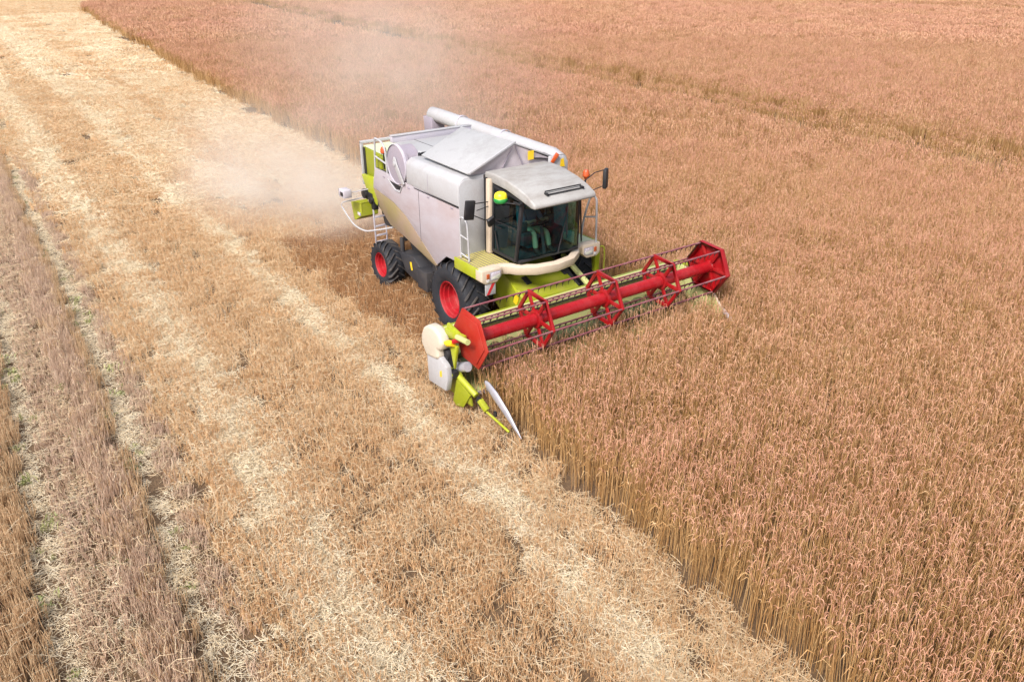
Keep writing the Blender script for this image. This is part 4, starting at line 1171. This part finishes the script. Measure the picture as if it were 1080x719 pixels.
b = MB(); b.tube([(2.85, -3.22, .84), (3.28, -3.16, 1.02)], .10, 14); b.build('divider_shield', 'steel', hd)

# ---- the reel
RX, RZ = 3.43, 1.68
b = MB()
pr_ = [(.0, YR + .06), (.125, YR + .06)]
for i in range(38):
    y_ = YR + .15 + i * (YL - YR - .3) / 37
    pr_ += [(.125, y_ - .008), (.119, y_ - .005), (.119, y_ + .005), (.125, y_ + .008)]
pr_ += [(.125, YL - .06), (.0, YL - .06)]
b.lathe(pr_, (RX, 0, RZ), 'y', 32)
reel = b.build('reel', 'red_tube', K)
ANG = [R(116 + 60 * k) for k in range(6)]
RB = .575
HEX = [V3((RX + math.cos(a) * RB, 0, RZ + math.sin(a) * RB)) for a in ANG]
def hexring(bb, y_, r0, r1, t):
    for k in range(6):
        a0, a1 = ANG[k], ANG[(k + 1) % 6]
        q = [V3((RX + math.cos(a) * r, y_ - t / 2, RZ + math.sin(a) * r)) for a, r in ((a0, r0), (a1, r0), (a1, r1), (a0, r1))]
        bb.slab(q, t)
for i in range(3):
    y_ = YR + (YL - YR) * (i + 1) / 4 + (.06 if i else -.08)
    b = MB()
    hexring(b, y_, .52, .605, .055)
    for k in range(6):
        h0 = V3((RX, y_, RZ)); d = V3((math.cos(ANG[k]), 0, math.sin(ANG[k])))
        b.bar(h0 + d * .12, h0 + d * .56, .085, .035, (0, 1, 0))
    b.lathe([(.126, -.05), (.19, -.04), (.19, .04), (.126, .05)], (RX, y_, RZ), 'y', 24, close=True)
    b.build('reel_spider', 'red', reel, .006)
# end plates: the right one flat, the left one ribbed towards the machine
b = MB()
hx = [(RX + math.cos(a) * .60, RZ + math.sin(a) * .60) for a in ANG]
hi = [(RX + math.cos(a) * .50, RZ + math.sin(a) * .50) for a in ANG]
b.prism(hx, 'y', YR + .02, YR + .05)
b.prism(hi, 'y', YR - .005, YR + .022)
b.build('end_plate', 'orange_red', reel, .012, label='bright orange red flat end plate')
b = MB(); b.prism(hx, 'y', YL - .03, YL)
hexring(b, YL - .09, .56, .62, .12)
for k in range(6):
    d = V3((math.cos(ANG[k]), 0, math.sin(ANG[k]))); h0 = V3((RX, YL - .06, RZ))
    b.bar(h0 + d * .12, h0 + d * .58, .07, .07, (0, 1, 0))
b.lathe([(.126, -.08), (.15, -.06), (.16, .0)], (RX, YL - .02, RZ), 'y', 24)
b.build('end_plate', 'red', reel, .008, label='dark red ribbed end plate')
for k in range(6):
    c_ = HEX[k]
    b = MB(); b.cyl(c_ + V3((0, YR + .05, 0)), c_ + V3((0, YL - .03, 0)), .019, n=10); bar_ = b.build('tine_bar', 'maroon', reel)
    b = MB(); b.cyl(c_ + V3((0, YR + .11, -.008)), c_ + V3((0, YL - .11, -.008)), .015, n=6)
    nt_ = 42
    for i in range(nt_):
        y_ = YR + .12 + (YL - YR - .24) * i / (nt_ - 1)
        p_ = c_ + V3((0, y_, 0))
        b._add([p_ + V3((-.010, -.015, -.005)), p_ + V3((-.010, .015, -.005)), p_ + V3((.012, 0, -.005)), p_ + V3((-.03, 0, -.15))], [(0, 1, 3), (1, 2, 3), (2, 0, 3), (0, 2, 1)])
        b.box(p_ + V3((0, 0, -.012)), (.036, .026, .036))
    b.build('tine_teeth', 'tine', bar_)

# ================================================================== the driver
def skin_chain(bmx, pts, rad, lay, root=None):
    vs_ = []
    prev = root
    for q, r_ in zip(pts, rad):
        v_ = bmx.verts.new(q); v_[lay].radius = (r_, r_); vs_.append(v_)
        if prev is not None: bmx.edges.new((prev, v_))
        prev = v_
    return vs_

def skin_object(name, chains, mat, parent=None, sub=2):
    """chains: list of (points, radii, index of (chain, vertex) to start from)"""
    bmx = bmesh.new(); lay = bmx.verts.layers.skin.verify()
    allv = []
    for pts, rad, at in chains:
        root = allv[at[0]][at[1]] if at else None
        allv.append(skin_chain(bmx, pts, rad, lay, root))
    allv[0][0][lay].use_root = True
    me = bpy.data.meshes.new(name); bmx.to_mesh(me); bmx.free()
    me.materials.append(MAT[mat])
    me.polygons.foreach_set('use_smooth', [True] * len(me.polygons))
    o_ = bpy.data.objects.new(name, me); C.objects.link(o_)
    sk = o_.modifiers.new('skin', 'SKIN'); sk.use_smooth_shade = True
    ss = o_.modifiers.new('sub', 'SUBSURF'); ss.levels = ss.render_levels = sub
    if parent: o_.parent = parent
    return o_

hip, chest, neck = V3((.95, 0, 2.55)), V3((.93, 0, 2.88)), V3((.95, 0, 3.07))
ch_ = [([hip, V3((.93, 0, 2.72)), chest, neck, V3((.97, 0, 3.14)), V3((.985, 0, 3.24)), V3((.98, 0, 3.31))], [.13, .125, .135, .06, .065, .095, .07], None)]
for s in (-1, 1):
    ch_.append(([V3((.93, s * .19, 2.98)), V3((1.07, s * .24, 2.76)), V3((1.22, s * .19, 2.80)), V3((1.31, s * .165, 2.86))], [.058, .045, .036, .026], (0, 2)))
    ci = len(ch_) - 1
    for f_ in range(4):
        b0 = V3((1.33, s * .165 + (f_ - 1.5) * .018, 2.87)); ch_.append(([b0 + V3((.03, 0, .015)), b0 + V3((.055, 0, -.005)), b0 + V3((.05, 0, -.035))], [.009, .0085, .007], (ci, 3)))
    ch_.append(([V3((1.335, s * .12, 2.885)), V3((1.36, s * .115, 2.87))], [.010, .008], (ci, 3)))
    ch_.append(([V3((1.02, s * .10, 2.53)), V3((1.34, s * .17, 2.54)), V3((1.40, s * .18, 2.36)), V3((1.45, s * .18, 2.20)), V3((1.55, s * .19, 2.17))], [.085, .062, .052, .04, .035], (0, 0)))
person = skin_object('person', ch_, 'skin')
tag(person, 'driver in olive trousers sitting at the wheel behind the tinted cab glass', 'person')
def cloth(name, chains, mat): return skin_object(name, chains, mat, person)
c2 = [([hip + V3((0, 0, .04)), V3((.93, 0, 2.74)), chest + V3((0, 0, .01)), V3((.94, 0, 3.02))], [.145, .14, .15, .085], None)]
for s in (-1, 1):
    c2.append(([V3((.93, s * .19, 2.98)), V3((1.05, s * .235, 2.79)), V3((1.09, s * .235, 2.765))], [.072, .062, .056], (0, 2)))
cloth('shirt', c2, 'shirt')
c2 = [([hip, hip + V3((0, 0, .06))], [.15, .14], None)]
for s in (-1, 1):
    c2.append(([V3((1.04, s * .10, 2.54)), V3((1.33, s * .17, 2.555)), V3((1.40, s * .18, 2.38)), V3((1.44, s * .18, 2.24))], [.10, .08, .07, .06], (0, 0)))
cloth('trousers', c2, 'trousers')
for s in (-1, 1):
    b = MB(); b.prism([(1.40, 2.15), (1.40, 2.26), (1.49, 2.27), (1.53, 2.22), (1.62, 2.20), (1.64, 2.15)], 'y', s * .19 - .045, s * .19 + .045); b.build('boot', 'boot', person, .02)
b = MB(); b.lathe([(.0, .135), (.06, .125), (.098, .08), (.106, .02), (.10, -.03), (.085, -.05)], (.972, 0, 3.275), 'z', 24); b.prism([(1.05, 3.30), (1.17, 3.285), (1.17, 3.297), (1.05, 3.32)], 'y', -.065, .065); b.build('cap', 'hair', person, .008)
for s in (-1, 1):
    b = MB(); b.lathe([(0, .014), (.010, .008), (.0135, 0), (.010, -.008), (0, -.014)], (1.072, s * .034, 3.245), 'x', 12); b.build('eye', 'hair', person)
    b = MB(); b.lathe([(0, .02), (.02, .012), (.026, 0), (.02, -.012), (0, -.02)], (.985, s * .098, 3.235), 'y', 12); b.build('ear', 'skin', person)
b = MB(); b.tube([(1.075, 0, 3.25), (1.105, 0, 3.222), (1.082, 0, 3.205)], [.008, .015, .010], 8); b.build('nose', 'skin', person, ang=60)
b = MB(); b.tube([(1.072, -.025, 3.178), (1.082, 0, 3.176), (1.072, .025, 3.178)], .006, 6); b.build('mouth', 'amber', person, ang=60)

# ================================================================== dust behind the machine
m = bpy.data.materials.new('chaff_dust'); m.use_nodes = True
nt = m.node_tree; nt.nodes.clear()
o = nt.nodes.new('ShaderNodeOutputMaterial')
v = nt.nodes.new('ShaderNodeVolumePrincipled')
v.inputs['Color'].default_value = (0.93, 0.87, 0.80, 1)
v.inputs['Anisotropy'].default_value = 0.1
nt.links.new(v.outputs[0], o.inputs['Volume'])
pos = nt.nodes.new('ShaderNodeNewGeometry').outputs['Position']
def math_(op, a, b=None):
    k = nt.nodes.new('ShaderNodeMath'); k.operation = op
    for i, w in enumerate((a, b)):
        if w is None: continue
        if hasattr(w, 'is_linked'): nt.links.new(w, k.inputs[i])
        else: k.inputs[i].default_value = w
    return k.outputs[0]
def blob(c, r_, amp):
    s_ = nt.nodes.new('ShaderNodeVectorMath'); s_.operation = 'SUBTRACT'; s_.inputs[1].default_value = c
    nt.links.new(pos, s_.inputs[0])
    dv = nt.nodes.new('ShaderNodeVectorMath'); dv.operation = 'DIVIDE'; dv.inputs[1].default_value = r_
    nt.links.new(s_.outputs[0], dv.inputs[0])
    l_ = nt.nodes.new('ShaderNodeVectorMath'); l_.operation = 'LENGTH'
    nt.links.new(dv.outputs[0], l_.inputs[0])
    f = math_('SUBTRACT', 1.0, l_.outputs['Value'])
    f = math_('MAXIMUM', f, 0.0)
    f = math_('POWER', f, 1.4)
    return math_('MULTIPLY', f, amp)
DUST = [((-8.6, -0.4, 0.9), (3.4, 1.9, 1.4), 0.30), ((-12.8, -0.7, 0.25), (7.4, 4.4, 2.2), 0.50), ((-17.5, 0.6, 0.8), (10.0, 5.0, 2.6), 0.12), ((-15, 5.0, 3.6), (11, 6.5, 4.8), 0.10), ((-26, 9, 5), (14, 9, 5), 0.03)]
tot = None
for cc, r_, am in DUST:
    bl = blob(cc, r_, am)
    tot = bl if tot is None else math_('ADD', tot, bl)
nn = nt.nodes.new('ShaderNodeTexNoise'); nn.inputs['Scale'].default_value = 0.33; nn.inputs['Detail'].default_value = 3; nn.inputs['Distortion'].default_value = 0.6
nt.links.new(pos, nn.inputs['Vector'])
mr = nt.nodes.new('ShaderNodeMapRange'); mr.inputs['From Min'].default_value = 0.33; mr.inputs['From Max'].default_value = 0.68; mr.inputs['To Min'].default_value = 0.1; mr.inputs['To Max'].default_value = 1.5
nt.links.new(nn.outputs['Fac'], mr.inputs['Value'])
tot = math_('MULTIPLY', tot, mr.outputs[0])
nt.links.new(tot, v.inputs['Density'])
g = MB(); g.box((-23.5, 4.5, 4.85), (34, 20, 9.6))
dust = g.build('dust_cloud', m)
tag(dust, 'pale chaff dust blowing off behind the combine', 'dust', None, 'stuff')
